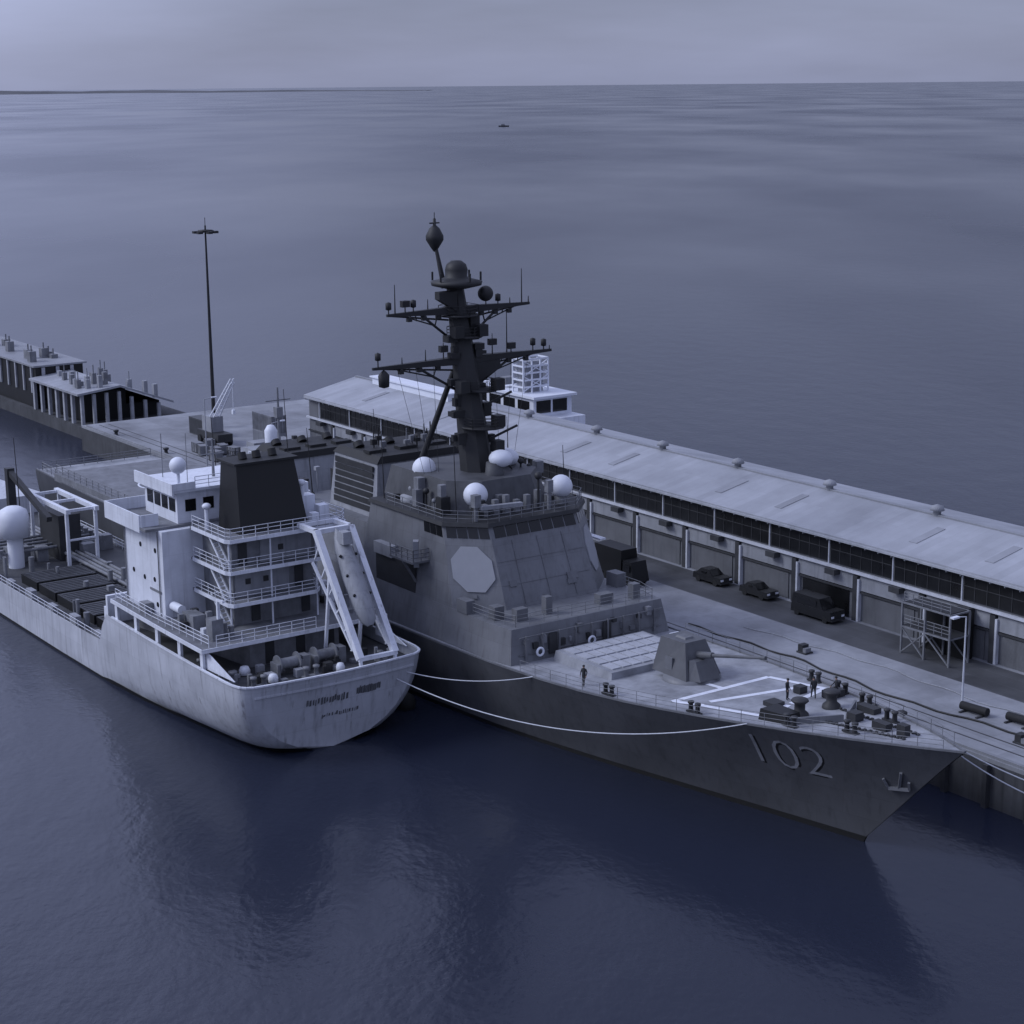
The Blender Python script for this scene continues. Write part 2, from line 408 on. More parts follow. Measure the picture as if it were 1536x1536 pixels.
# --- superstructure
rc = random.Random(21)
def oct(sf, sb, hf, hm, cf=None, cb=None, hb=None):
    # front edge sf half-width hf, chamfer to hm, back to sb
    cf = cf if cf is not None else (hm - hf); hb = hb if hb is not None else hm
    return [(sf, CQ - hf), (sf, CQ + hf), (sf - cf, CQ + hm), (sb, CQ + hb), (sb, CQ - hb), (sf - cf, CQ - hm)][::-1]
def octprism(mb, a, h0, b, h1): return mb.prism(a, h0, b, h1)
mb = MB()
octprism(mb, oct(-124.2, -168, 9.0, 9.35, 3), 6.4, oct(-124.9, -168, 8.4, 8.75, 3), 9.9)
blk1 = ship.part('lower_deckhouse', mb, 'navy')
mb = MB(); mb.box(-168.003, -192, CQ - 9.2, CQ + 9.2, 5.8, 9.9); ship.part('aft_deckhouse', mb, 'navy')
mb = MB()
octprism(mb, oct(-130.2, -150, 5.2, 8.7, 3.5), 9.905, oct(-133.3, -149, 4.9, 7.9, 3.0), 17.0)
brg = ship.part('bridge_block', mb, 'navy')
# dark window band of the bridge, wrapped round front and chamfers, 6 cm proud
def face_pt(base0, top0, h0, h1, i, j, u, h):
    t = (h - h0) / (h1 - h0)
    a = Vector((*base0[i], 0)).lerp(Vector((*top0[i], 0)), t); b = Vector((*base0[j], 0)).lerp(Vector((*top0[j], 0)), t)
    p = a.lerp(b, u); return Vector((p.x, p.y, h))
B0 = oct(-130.2, -150, 5.2, 8.7, 3.5); B1 = oct(-133.3, -149, 4.9, 7.9, 3.0)
# order in oct (reversed): 0:(front-chamfer,-hm) 1:(sb,-hb) 2:(sb,+hb) 3:(sf-cf,+hm) 4:(sf,+hf) 5:(sf,-hf)
faces = [(0, 1), (5, 0), (4, 5), (3, 4)]
def panel_on(mb, i, j, u0, u1, h0, h1, off=.06, base=B0, top=B1, z0=9.905, z1=17.0, thick=.05):
    ps = [face_pt(base, top, z0, z1, i, j, u, h) for u, h in ((u0, h0), (u1, h0), (u1, h1), (u0, h1))]
    nrm = (ps[1] - ps[0]).cross(ps[3] - ps[0]).normalized()
    c = Vector((-140, CQ, ps[0].z))
    if nrm.dot(ps[0] - c) < 0: nrm = -nrm
    a = [p + nrm * off for p in ps]; b = [p + nrm * .002 for p in ps]
    return mb.poly8(b + a)
wins = MB(); fr = MB()
for (i, j) in faces:
    if (i, j) == (0, 1): k, lo, hi = 3, .02, .26
    else: k, lo, hi = (7 if (i, j) == (4, 5) else 4), .03, .97
    for a in range(k):
        u0 = lo + (hi - lo) * a / k; u1 = lo + (hi - lo) * (a + .88) / k
        panel_on(wins, i, j, u0, u1, 15.95, 16.9, .05)
ship.part('bridge_window', wins, 'glass', brg)
# roof slab with overhang and dark fascia above the windows
mb = MB(); octprism(mb, oct(-133.0, -149, 5.15, 8.2, 3.05), 17.003, oct(-133.1, -149, 5.1, 8.1, 3.0), 17.35); ship.part('bridge_roof', mb, 'dark', brg)
# radar array faces on both forward chamfers
for (i, j) in ((5, 0), (3, 4)):
    mb = MB(); pts = []
    for ang in range(8):
        t = math.pi / 8 + ang * math.pi / 4; pts.append((.5 + .45 * math.cos(t), 13.3 + 2.1 * math.sin(t)))
    P = [face_pt(B0, B1, 9.905, 17., i, j, u, h) for u, h in pts]
    nrm = (P[1] - P[0]).cross(P[3] - P[0]).normalized()
    if nrm.dot(P[0] - Vector((-142, CQ, 12.7))) < 0: nrm = -nrm
    mb._add([p + nrm * .01 for p in P] + [p + nrm * .12 for p in P], [[k, (k+1) % 8, 8 + (k+1) % 8, 8 + k] for k in range(8)] + [list(range(8, 16)), list(range(8))[::-1]])
    ship.part('radar_panel', mb, 'array', brg)
# bridge wings with pale ladder post
for sd in (-1, 1):
    mb = MB(); mb.box(-138, -142, CQ + sd * 7.9, CQ + sd * 10.2, 13.3, 13.5); mb.rail([(-138, CQ + sd * 8.4, 13.5), (-138, CQ + sd * 10.1, 13.5), (-142, CQ + sd * 10.1, 13.5)], 1.1, 1.0, .05)
    mb.beam((-140, CQ + sd * 10, 13.3), (-140, CQ + sd * 8.6, 11), .2)
    ship.part('bridge_wing', mb, 'navy2', brg)
mb = MB(); la, lb_ = Vector((-135.6, CQ + 8.95, 9.9)), Vector((-137.4, CQ + 8.15, 15.4))
for e in (-.3, .3): mb.beam(la + Vector((e, 0, 0)), lb_ + Vector((e, 0, 0)), .12, .16)
for k in range(14):
    p_ = la.lerp(lb_, (k + .5) / 14); mb.tube(p_ + Vector((-.3, 0, 0)), p_ + Vector((.3, 0, 0)), .05, n=5)
mb.box(-134.6, -137, CQ + 8.9, CQ + 9.6, 13.4, 13.55)
ship.part('ladder', mb, 'white', brg)
# deckhouse fittings: lockers, doors, vents, pipes on the fronts
mb = MB()
for s, q, w, l, hh in ((-127, 90, 1.2, .8, 1.1), (-127.3, 93.2, .7, .7, 1.6), (-127, 99.4, 1.5, .9, .9), (-126.6, 102.6, .8, .8, 1.4), (-128.6, 88.6, 1, 1, 1.2), (-131, 104, 1.1, 1.6, 1.3), (-132, 87.6, .9, 1.6, 1.2)):
    mb.box(s - l/2, s + l/2, q - w/2, q + w/2, 9.905, 9.9 + hh)
parts(ship, 'deck_locker', mb, 'navy2', blk1)
mb = MB()
for k in range(9): mb.box(-124.3, -124.12, 88.6 + k * 1.8, 88.75 + k * 1.8, 7.2, 9.3)
mb.line([(-124.3, 88, 9.2), (-124.3, 104, 9.2)], .06); mb.line([(-124.35, 88, 7.6), (-124.35, 104, 7.6)], .05)
ship.part('pipe_run', mb, 'navy2', blk1)
mb = MB(); mb.rail([(-131, CQ - 8.3, 9.9), (-127.8, CQ - 8.2, 9.9), (-125.4, CQ - 7.6, 9.9), (-125.2, CQ + 7.6, 9.9), (-127.8, CQ + 8.2, 9.9), (-131, CQ + 8.3, 9.9)], 1.05, 1.5, .028)
ship.part('guard_rail', mb, 'tgrey', blk1)
for k in range(16):
    q = 88.6 + k * .98; hh = .3 + rc.random() * .5; z = 7.7 + rc.random() * 1.2
    mb = MB(); mb.box(-124.75, -124.3, q, q + .25 + rc.random() * .35, z, z + hh); ship.part('wall_fitting', mb, ('navy2', 'dark', 'tgrey')[k % 3], blk1)
for k in range(4):
    u = .1 + .8 * rc.random(); h = 10.3 + rc.random() * 1.6; f_ = ((4, 5), (4, 5), (5, 0))[k % 3]
    mb = MB(); 
    if f_ == (5, 0): u, h = .5, 10.4 + rc.random() * .4
    panel_on(mb, f_[0], f_[1], u, u + .05 + rc.random() * .06, h, h + .3 + rc.random() * .6, .14); ship.part('wall_fitting', mb, 'navy2', brg)
mb = MB()
for h in (11.9, 13.9): panel_on(mb, 4, 5, .02, .98, h, h + .06, .05)
for u in (.22, .5, .78): panel_on(mb, 4, 5, u, u + .007, 10.1, 15.6, .07)
ship.part('wall_rib', mb, 'navy', brg)
for q in (91.2, 97.2):      # watertight doors
    mb = MB(); mb.box(-124.36, -124.22, q, q + .9, 7.25, 9.1); ship.part('door', mb, 'dark', blk1)
# upper house and mast foundation
mb = MB(); octprism(mb, oct(-136.5, -150, 3.2, 5.8, 2.4), 17.3505, oct(-137.5, -149.5, 2.8, 5.2, 2.4), 20.2)
up = ship.part('upper_deckhouse', mb, 'shade')
mb = MB()
for a in range(7): mb.cut(); mb.box(-135.4, -135.9, 92 + a * 1.2, 92.5 + a * 1.2, 17.35, 18.5 + .3 * (a % 3))
for s, q, r, hh in ((-134.6, 90.6, .35, 1.3), (-134.3, 98.6, .3, 1.7), (-139, 89.8, .3, 1.6), (-141, 102.2, .4, 2.), (-143.5, 90.2, .4, 1.5), (-146.5, 101.4, .5, 2.2)):
    mb.cut(); mb.tube((s, q, 17.35), (s, q, 17.35 + hh), r * .6); mb.box(s - r, s + r, q - r, q + r, 17.35 + hh, 18.5 + hh)
parts(ship, 'signal_gear', mb, 'tgrey', up)
mb = MB(); mb.rail([(-146, CQ - 7.9, 17.35), (-136.3, CQ - 7.9, 17.35), (-133.3, CQ - 5, 17.35), (-133.3, CQ + 5, 17.35), (-136.3, CQ + 7.9, 17.35), (-146, CQ + 7.9, 17.35)], 1.05, 1.3, .035)
ship.part('guard_rail', mb, 'tgrey', up)
mb = MB(); mb.beam((-134.2, 90.8, 18.6), (-134.2, 95.4, 18.4), .5, .35); ship.part('light_bar', mb, 'panel', up)
def dome(s, q, h, r, sq=1., base=.9):
    mb = MB(); mb.ball((s, q, h), r, sq); o = ship.part('radome', mb, 'radome', up)
    mb = MB(); mb.lathe((s, q, h - r * .75 * sq - base), [(r * .55, 0), (r * .62, base), (r * .01, base)], 12); ship.part('pedestal', mb, 'navy2', o)
dome(-137.6, 92.6, 19.0, 1.15); dome(-135.9, 101.2, 19.0, 1.1); dome(-145.3, 91.9, 20.3, 1.15); dome(-142.8, 99.4, 20.9, 1.5, .62, .8)
for s, q, h0, rad in ((-145.4, 90.6, 17.35, 1.2),):
    mb = MB(); mb.lathe((s, q, h0), [(rad, 0), (rad, .5), (.01, .5)], 14); ship.part('director', mb, 'panel', up)
for k in range(26):
    ang = rc.random(); s = -134.4 - ang * 13; q = CQ + (-1) ** k * (3.0 + rc.random() * 3.6) if s < -137 else CQ + (rc.random() - .5) * 9
    mb = MB(); hh = .5 + rc.random() * 1.9; r = .12 + rc.random() * .22
    if k % 3: mb.box(s - r * 1.6, s + r * 1.6, q - r * 1.8, q + r * 1.8, 17.35, 17.35 + hh * .7)
    else: mb.tube((s, q, 17.35), (s, q, 17.35 + hh * 1.5), r * .4, n=7); mb.ball((s, q, 17.35 + hh * 1.5), r * 1.3, 1, 8)
    ship.part('roof_fitting', mb, ('dark', 'tgrey', 'navy2', 'mast')[k % 4], up)
for s, q, L in ((-136, 89.4, 7), (-148, 89, 6.5), (-147, 103, 6.5), (-138, 103.2, 5)):
    mb = MB(); mb.tube((s, q, 17.35), (s - .3, q, 17.35 + L), .06, .03, 5); ship.part('whip_antenna', mb, 'mast', up)
# illuminator dish in front of the mast
mb = MB(); mb.lathe((-139.4, 96, 20.2), [(.9, 0), (.8, 1.2), (.01, 1.2)], 12); ship.part('director_base', mb, 'shade', up)
mb = MB(); mb.ball((-139.2, 96.6, 21.7), 1.15, .72); ship.part('director_dish', mb, 'radome', up)

# --- mast
mast_lo, mast_hi = (-142.3, 20.2), (-145.6, 37.0)
def msec(h): 
    t = (h - 20.2) / 16.8; return -142.3 - 3.3 * t, 1.65 - .8 * t
mb = MB()
for h0, h1 in ((17.351, 24), (24, 30.6), (30.6, 37.2)):
    s0, r0 = msec(h0); s1, r1 = msec(h1)
    A = [(s0 + r0 * math.cos(k * math.pi/4 + .39), CQ + r0 * math.sin(k * math.pi/4 + .39)) for k in range(8)]
    Bq = [(s1 + r1 * math.cos(k * math.pi/4 + .39), CQ + r1 * math.sin(k * math.pi/4 + .39)) for k in range(8)]
    mb.prism(A, h0, Bq, h1)
mast = ship.part('mast', mb, 'mast')
mb = MB()
for sd in (-1, 1): mb.tube((-149.3, CQ + sd * 3.2, 17.35), (-144.9, CQ + sd * .8, 29.5), .34, .26)
ship.part('mast_leg', mb, 'mast', mast)
def yard(name, s, h, l, w):
    mb = MB()
    for sd in (-1, 1):
        mb.poly8([(s - w, CQ, h - .45), (s + w, CQ, h - .45), (s + .12, CQ + sd * l, h - .12), (s - .12, CQ + sd * l, h - .12),
                  (s - w, CQ, h + .35), (s + w, CQ, h + .35), (s + .12, CQ + sd * l, h + .12), (s - .12, CQ + sd * l, h + .12)])
        mb.tube((s, CQ + sd * l * .55, h - .15), (s, CQ + sd * .9, h - 2.9), .13)
        mb.tube((s, CQ + sd * l * .85, h), (s, CQ + sd * l * .35, h - 1.35), .07); mb.tube((s, CQ + sd * l * .35, h - 1.35), (s, CQ + sd * l * .3, h), .07)
        mb.tube((s, CQ + sd * l * .6, h - .75), (s, CQ + sd * l * .62, h), .06)
        mb.tube((s - .5, CQ + sd * l * .95, h - .1), (s - .5, CQ + sd * 1, h - 1.0), .09)
        for u in (.25, .45, .65, .8): mb.tube((s - .25, CQ + sd * l * u, h), (s - .5, CQ + sd * l * u, h - .95 + .8 * u), .05)
        for u in (.3, .5, .7): mb.box(s - .2, s + .2, CQ + sd * l * u - .22, CQ + sd * l * u + .22, h - .75, h - .35)
    o = ship.part('yardarm', mb, 'mast', mast)
    return o
y1 = yard('y', -144.9, 35.3, 8.1, .4); y2 = yard('y', -144.2, 30.6, 10.2, .5)
def ant(par_list):
    for s, q, h, L, kind in par_list:
        mb = MB(); mb.tube((s, q, h), (s, q, h + L), .07, .035, 6)
        if kind == 1: mb.lathe((s, q, h + L * .45), [(.01, 0), (.28, .1), (.28, .7), (.01, .8)], 10)
        if kind == 2: mb.box(s - .25, s + .25, q - .4, q + .4, h + L * .5, h + L * .5 + .6)
        ship.part('antenna', mb, 'mast', mast)
ant([(-144.9, CQ - 7.2, 35.3, 2.8, 0), (-144.9, CQ + 7.2, 35.3, 3.4, 0), (-144.9, CQ - 7.9, 35.3, 1., 1), (-144.9, CQ - 5.2, 35.3, 1.1, 1), (-144.9, CQ - 6.1, 35.3, 1.3, 2), (-144.9, CQ + 4.4, 35.3, .9, 1),
     (-144.9, CQ + 8.0, 35.3, .7, 0), (-144.9, CQ - 3.6, 35.3, 1.2, 0), (-144.9, CQ + 3, 35.3, 1.2, 0), (-144.9, CQ + 5.8, 35.3, .7, 0),
     (-144.2, CQ - 9.6, 30.6, 1.5, 1), (-144.2, CQ + 9.3, 30.6, .9, 1), (-144.2, CQ + 8.0, 30.6, 1.3, 1), (-144.2, CQ + 5.4, 30.6, 1.1, 2), (-144.2, CQ - 4.4, 30.6, 1.3, 0), (-144.2, CQ - 2.4, 30.6, 1.8, 2),
     (-144.2, CQ + 3.2, 30.6, 2.2, 2), (-144.2, CQ + 4.9, 30.6, 4.2, 0), (-144.2, CQ - 7, 30.6, .8, 0), (-144.2, CQ + 10, 30.6, .5, 0)])
mb = MB(); mb.lathe((-144.2, CQ - 9.0, 28.7), [(.01, 0), (.5, .15), (.55, 1.2), (.2, 1.6)], 10); mb.tube((-144.2, CQ - 9., 30.2), (-144.2, CQ - 9., 30.6), .1); ship.part('hanging_sensor', mb, 'mast', mast)
mb = MB()
for h, rr, sh, qo in ((24.2, 2.2, 1.2, .7), (27.6, 1.8, 1., 0.9), (32.6, 1.7, .3, .3), (34.6, 1.9, 0, 0)):
    mb.cut(); s0, r0 = msec(h); mb.lathe((s0 + sh * .6, CQ + qo, h), [(.01, 0), (rr, .05), (rr, .22), (.01, .25)], 12)
    mb.rail([(s0 + sh*.6 + rr * math.cos(t), CQ + qo + rr * math.sin(t), h + .2) for t in (0, 1.05, 2.1, 3.14, 4.2, 5.25, 6.28)], .9, 1.6, .035)
for h, q, s in ((24.4, 97.6, -141), (27.8, 98, -141.6), (27.8, 94.4, -142.2), (32.8, 97.4, -143.4), (32.8, 94.8, -143.6), (22, 97.4, -140.9)): mb.cut(); mb.box(s - .5, s + .5, q - .5, q + .5, h, h + 1.1)
mb.cut(); mb.beam((-141.5, 97, 23.2), (-140.4, 99.4, 24.4), .2); mb.cut(); mb.beam((-141.9, 97, 26.5), (-141, 99.2, 27.6), .2); mb.cut(); mb.beam((-141, 97, 22), (-140.2, 98.6, 20.3), .18)
parts(ship, 'mast_platform', mb, 'mast', mast)
for k in range(22):
    h = 21.5 + rc.random() * 15.5; s0_, r0_ = msec(h); sd = (-1) ** k; L = .5 + rc.random() * .9; q = CQ + sd * (r0_ * .8)
    mb = MB(); mb.box(s0_ - .4 + rc.random() * .6, s0_ + .3 + rc.random() * .5, q, q + sd * L, h, h + .3 + rc.random() * .9); ship.part('mast_fitting', mb, 'mast', mast)
mb = MB(); mb.poly8([(-144.5, 97, 28.2), (-143.7, 97, 28.2), (-143.7, 99.8, 29.6), (-144.5, 99.8, 29.6), (-144.5, 97, 30.2), (-143.7, 97, 30.2), (-143.7, 99.8, 30.3), (-144.5, 99.8, 30.3)]); ship.part('mast_bracket', mb, 'mast', mast)
mb = MB(); mb.poly8([(-145.2, 93.4, 36.4), (-144.4, 93.4, 36.4), (-144.4, 95.4, 35.2), (-145.2, 95.4, 35.2), (-145.2, 93.4, 37.1), (-144.4, 93.4, 37.1), (-144.4, 95.4, 37.1), (-145.2, 95.4, 37.1)]); ship.part('mast_bracket', mb, 'mast', mast)
mb = MB(); mb.lathe((-145.4, CQ, 37.2), [(.9, 0), (2.4, .35), (2.5, .7), (1.5, .95), (1.05, 1.15), (1.1, 1.8), (.95, 2.3), (.5, 2.65), (.01, 2.7)], 16)
for k in range(6): mb.tube((-145.4 + 2.3 * math.cos(k), CQ + 2.3 * math.sin(k), 38), (-145.4 + 2.3 * math.cos(k), CQ + 2.3 * math.sin(k), 38.8), .1)
mb.ball((-144.8, CQ + 2.9, 36.6), .75); ship.part('mast_head', mb, 'mast', mast)
mb = MB(); mb.tube((-146.6, CQ - .6, 37.2), (-147.5, CQ - .9, 41), .3, .16)
mb.lathe((-147.6, CQ - .95, 40.6), [(.12, 0), (.35, .3), (.85, 1.1), (.85, 1.5), (.5, 2.2), (.16, 2.5), (.14, 3.1), (.02, 3.2)], 14)
mb.tube((-147.6, CQ - 1.5, 43.3), (-147.6, CQ - .4, 43.3), .07); mb.tube((-147.6, CQ - .95, 43.4), (-147.6, CQ - .95, 44.3), .04)
ship.part('masthead_beacon', mb, 'mast', mast)
# thin halyards
mb = MB()
for sd in (-1, 1):
    for k in (3.5, 5.5, 7.5): mb.tube((-144.3, CQ + sd * k, 30.4), (-143.5, CQ + sd * (2.5 + k * .3), 18.4), .018, n=4)
ship.part('halyard', mb, 'mast', mast)

# --- stacks and after structure
mb = MB(); mb.prism([(-149.003, 88.6), (-149.003, 103.4), (-168, 103.4), (-168, 88.6)][::-1], 9.91, [(-149.003, 89.2), (-149.003, 102.8), (-167, 102.8), (-167, 89.2)][::-1], 14.2)
mid = ship.part('middle_deckhouse', mb, 'navy')
def stack(s0, s1, q0, q1, h0, h1, cap):
    t = .6
    mb = MB(); mb.prism([(s0, q0), (s0, q1), (s1, q1), (s1, q0)][::-1], h0, [(s0 - t, q0 + t), (s0 - t, q1 - t), (s1 + t * .5, q1 - t), (s1 + t * .5, q0 + t)][::-1], h1)
    o = ship.part('exhaust_stack', mb, 'stackg')
    mb = MB(); mb.prism([(s0 - t + .15, q0 + t - .15), (s0 - t + .15, q1 - t + .15), (s1 + t * .5 - .15, q1 - t + .15), (s1 + t*.5 - .15, q0 + t - .15)][::-1], h1 + .003, [(s0 - t, q0 + t + .4), (s0 - t, q1 - t - .4), (s1 + t, q1 - t - .4), (s1 + t, q0 + t + .4)][::-1], h1 + cap)
    ship.part('stack_cap', mb, 'soot', o)
    for k in range(3):
        q = q0 + 1.8 + k * (q1 - q0 - 3.6) / 2
        mb = MB(); mb.tube(((s0 + s1) / 2 - 1.4, q, h1 + cap), ((s0 + s1) / 2 - 1.8, q, h1 + cap + .45), .55, .5, 14); ship.part('exhaust_pipe', mb, 'soot', o)
        mb = MB(); mb.box((s0 + s1) / 2 + 1.0, (s0 + s1) / 2 + 2.2, q - 1., q + 1., h1 + cap, h1 + cap + .3)
        ship.part('exhaust_pipe', mb, 'soot', o)
    mb = MB()
    for k in range(7):
        h = h0 + .5 + k * (h1 - h0 - .7) / 7; mb.box(s0 - 1.1, s1 + .8, q0 + (h - h0) / (h1 - h0) * t - .05, q0 + .3, h, h + (h1 - h0 - .7) / 7 - .12)
    ship.part('dark_louvre', mb, 'dark', o)  # dark slats over nearly the whole starboard face, making that side darker
    return o
stack(-152.2, -161.5, 90.6, 101.4, 14.203, 19.6, .7)
mb = MB(); mb.prism([(-168.003, 89), (-168.003, 103), (-188, 103), (-188, 89)][::-1], 9.905, [(-168.003, 89.6), (-168.003, 102.4), (-187.6, 102.4), (-187.6, 89.6)][::-1], 12.6)
hang = ship.part('hangar', mb, 'navy')
for q_ in (90.2, 96.8):
    mb = MB(); mb.box(-188.003, -188.12, q_, q_ + 5, 9.95, 12.4); ship.part('hangar_door', mb, 'navy2', hang)
stack(-171.5, -179.5, 91, 101, 12.603, 16.9, .7)
mb = MB(); mb.prism([(-181, 93), (-181, 100), (-187, 100), (-187, 93)][::-1], 12.603, [(-181.5, 93.6), (-181.5, 99.4), (-186.6, 99.4), (-186.6, 93.6)][::-1], 15.8); hs = ship.part('aft_director_house', mb, 'panel', hang)
mb = MB(); mb.lathe((-182.8, 95.2, 15.8), [(.9, 0), (.9, .8), (.5, 1)], 12); mb.lathe((-182.8, 95.2, 16.8), [(.7, 0), (.75, 1.3), (.4, 1.9), (.01, 2)], 14); ship.part('close_in_gun', mb, 'radome', hs)
mb = MB(); mb.tube((-185.4, 97.6, 15.8), (-185.4, 97.6, 22.5), .2, .1); mb.tube((-185.4, 96, 21), (-185.4, 99.2, 21), .08); mb.box(-185.8, -185, 97.2, 98, 19, 20.2); ship.part('after_mast', mb, 'tgrey', hs)
for s, q, h, L in ((-169.5, 90.4, 12.6, 12.4), (-170, 101.6, 12.6, 9), (-186.8, 90.2, 12.6, 7), (-164, 90, 14.2, 7.5), (-151, 101.6, 14.2, 8.5)):
    mb = MB(); mb.tube((s, q, h), (s - .5, q - .2, h + L), .07, .03, 5); mb.lathe((s, q, h), [(.25, 0), (.2, .7), (.05, .8)], 8); ship.part('whip_antenna', mb, 'mast', hang)
for k in range(44):
    s = -166 - rc.random() * 21; q = 89.9 + rc.random() * 12.6; hh = .4 + rc.random() * 2.2; r = .1 + rc.random() * .3
    if -180 < s < -171: continue
    z0 = 12.603 if s < -168 else 14.203; mb = MB()
    if k % 3 == 0: mb.tube((s, q, z0), (s, q, z0 + hh * 1.8), .06, n=6); mb.box(s - .25, s + .25, q - .25, q + .25, z0 + hh * 1.8, z0 + hh * 1.8 + .4)
    else: mb.box(s - r * 1.6, s + r * 1.6, q - r * 1.6, q + r * 1.6, z0, z0 + hh)
    ship.part('deck_fitting', mb, ('tgrey', 'dark', 'panel', 'navy2')[k % 4], hang)
for k in range(10):
    s = -153.5 - rc.random() * 7; q = 92 + rc.random() * 8; mb = MB(); mb.tube((s, q, 20.1), (s, q, 20.8 + rc.random() * 2.2), .07, n=6); mb.box(s - .2, s + .2, q - .3, q + .3, 20.8, 21.1 + rc.random() * .4); ship.part('roof_fitting', mb, ('tgrey', 'mast')[k % 2], mid)
mb = MB(); mb.rail([(-168.2, 89.7, 12.6), (-187.5, 89.7, 12.6), (-187.5, 102.3, 12.6)], 1.05, 1.5, .04); ship.part('guard_rail', mb, 'post', hang)
for k in range(6):
    mb = MB(); mb.tube((-164.4 + k * -1.6, 88.3, 10.7), (-165.6 + k * -1.6, 88.3, 10.7), .45, n=12); ship.part('liferaft_canister', mb, 'radome', hang)
# starboard recess, its shade painted as a dark box, small boat and gear seen between the ships
mb = MB(); mb.box(-140, -147, 87.3, 88.7, 9.905, 12.6); ship.part('recess_shade', mb, 'dark', brg)
mb = MB(); mb.box(-143.6, -146.8, 86.95, 88.2, 12.603, 13.7); ship.part('gear_box', mb, 'panel', brg)
mb = MB(); mb.beam((-139.5, 87.2, 12.6), (-139.1, 86.9, 15.2), .5); ship.part('life_vest_locker', mb, 'panel', brg)
# after flight deck
mb = MB(); mb.box(-192.003, -229, CQ - 9.0, CQ + 9.0, 5.5, 6.5); ship.part('flight_deck', mb, 'tdeck2')
mb = MB(); mb.box(-207, -222, CQ - .15, CQ + .15, 6.505, 6.51); mb.lathe((-214, CQ, 6.505), [(3.2, 0), (3.2, .01), (3.5, .01), (3.5, 0)], 28); ship.part('landing_marking', mb, 'paintw')
mb = MB(); mb.rail([(-192.5, CQ - 8.8, 6.5), (-229, CQ - 8.6, 6.5)], 1.1, 2., .05); mb.rail([(-229, CQ - 8.2, 5.6), (-236, CQ - 7.9, 5.6), (-236, CQ + 7.9, 5.6)], 1.1, 2., .05); ship.part('guard_rail', mb, 'tgrey')

# --- launcher block behind the gun
mb = MB(); mb.prism([(-115.2, 91.0), (-115.2, 101.2), (-123.4, 101.2), (-123.4, 91.0)][::-1], 6.9, [(-115.4, 91.2), (-115.4, 101), (-123.3, 101), (-123.3, 91.2)][::-1], 7.8)
lau = ship.part('launcher_block', mb, 'navydeck')
mb = MB()
for i in range(4):
    for j in range(8): mb.box(-116 - i * 1.8, -117.5 - i * 1.8, 91.75 + j * 1.12, 92.7 + j * 1.12, 7.803, 7.9)
ship.part('launcher_hatch', mb, 'vls', lau)
# --- gun
gs, gq, gh = -111.2, 96.4, D(-111.2)
mb = MB(); mb.lathe((gs, gq, gh - .05), [(2.5, 0), (2.4, .45), (.01, .45)], 28); gunb = ship.part('gun_mount', mb, 'navy')
mb = MB(); z = gh + .41
# faceted gunhouse: wide base, raked front, sloped sides
mb.poly8([(gs - 2.9, gq - 1.9, z), (gs + 1.5, gq - 1.9, z), (gs + 1.5, gq + 1.9, z), (gs - 2.9, gq + 1.9, z), (gs - 2.5, gq - 1.3, z + 2.9), (gs + .4, gq - 1.1, z + 2.9), (gs + .4, gq + 1.1, z + 2.9), (gs - 2.5, gq + 1.3, z + 2.9)])
mb.poly8([(gs + 1.502, gq - 1.6, z), (gs + 2.4, gq - 1.1, z), (gs + 2.4, gq + 1.1, z), (gs + 1.502, gq + 1.6, z), (gs + 1.05, gq - 1.2, z + 1.6), (gs + 1.5, gq - .9, z + 1.5), (gs + 1.5, gq + .9, z + 1.5), (gs + 1.05, gq + 1.2, z + 1.6)])
gun = ship.part('gun_turret', mb, 'gunp', gunb)
mb = MB(); mb.poly8([(gs - 1.6, gq - .5, z + 2.9), (gs - .3, gq - .5, z + 2.9), (gs - .3, gq + .5, z + 2.9), (gs - 1.6, gq + .5, z + 2.9), (gs - 1.5, gq - .4, z + 3.05), (gs - .4, gq - .4, z + 3.05), (gs - .4, gq + .4, z + 3.05), (gs - 1.5, gq + .4, z + 3.05)]); ship.part('gun_hatch', mb, 'navy2', gun)
mb = MB(); mb.box(gs - 1.4, gs - .5, gq - 1.78, gq - 1.6, z + .4, z + 1.5); ship.part('access_door', mb, 'navy2', gun)
mb = MB(); mb.tube((gs + .6, gq, z + 1.75), (gs + 2.6, gq, z + 2.2), .34, .26, 12); mb.tube((gs + 2.6, gq, z + 2.2), (gs + 8.6, gq, z + 3.5), .16, .11, 10); mb.tube((gs + 8.4, gq, z + 3.46), (gs + 8.9, gq, z + 3.57), .16, .16, 10); ship.part('gun_barrel', mb, 'gunp', gunb)
# --- forecastle gear
for q in (94.6, 98.0):
    mb = MB(); mb.lathe((-96.5, q, D(-96.5)), [(.75, 0), (.7, .25), (.42, .5), (.42, 1.0), (.7, 1.25), (.6, 1.4), (.01, 1.45)], 18); ship.part('capstan', mb, 'dark', deck)
    mb = MB()
    for k in range(34):
        s = -95.6 + k * .27; mb.box(s, s + .22, q + (96 - q) * k / 60 - (.12 if k % 2 else .06), q + (96 - q) * k / 60 + (.12 if k % 2 else .06), D(s) + .02, D(s) + (.1 if k % 2 else .2))
    ship.part('anchor_chain', mb, 'dark', deck)
for s, q in ((-103, 89.6), (-95, 92.2), (-90.5, 94), (-90.5, 98.2), (-95, 100.2), (-103, 102.6), (-112, 88.2), (-99, 101.6)):
    mb = MB(); z = D(s); mb.box(s - .7, s + .7, q - .25, q + .25, z, z + .14)
    for e in (-.4, .4): mb.lathe((s + e, q, z + .14), [(.2, 0), (.18, .55), (.26, .6), (.26, .75), (.01, .76)], 10)
    ship.part('mooring_bitt', mb, 'dark', deck)
mb = MB(); z = D(-98.5)
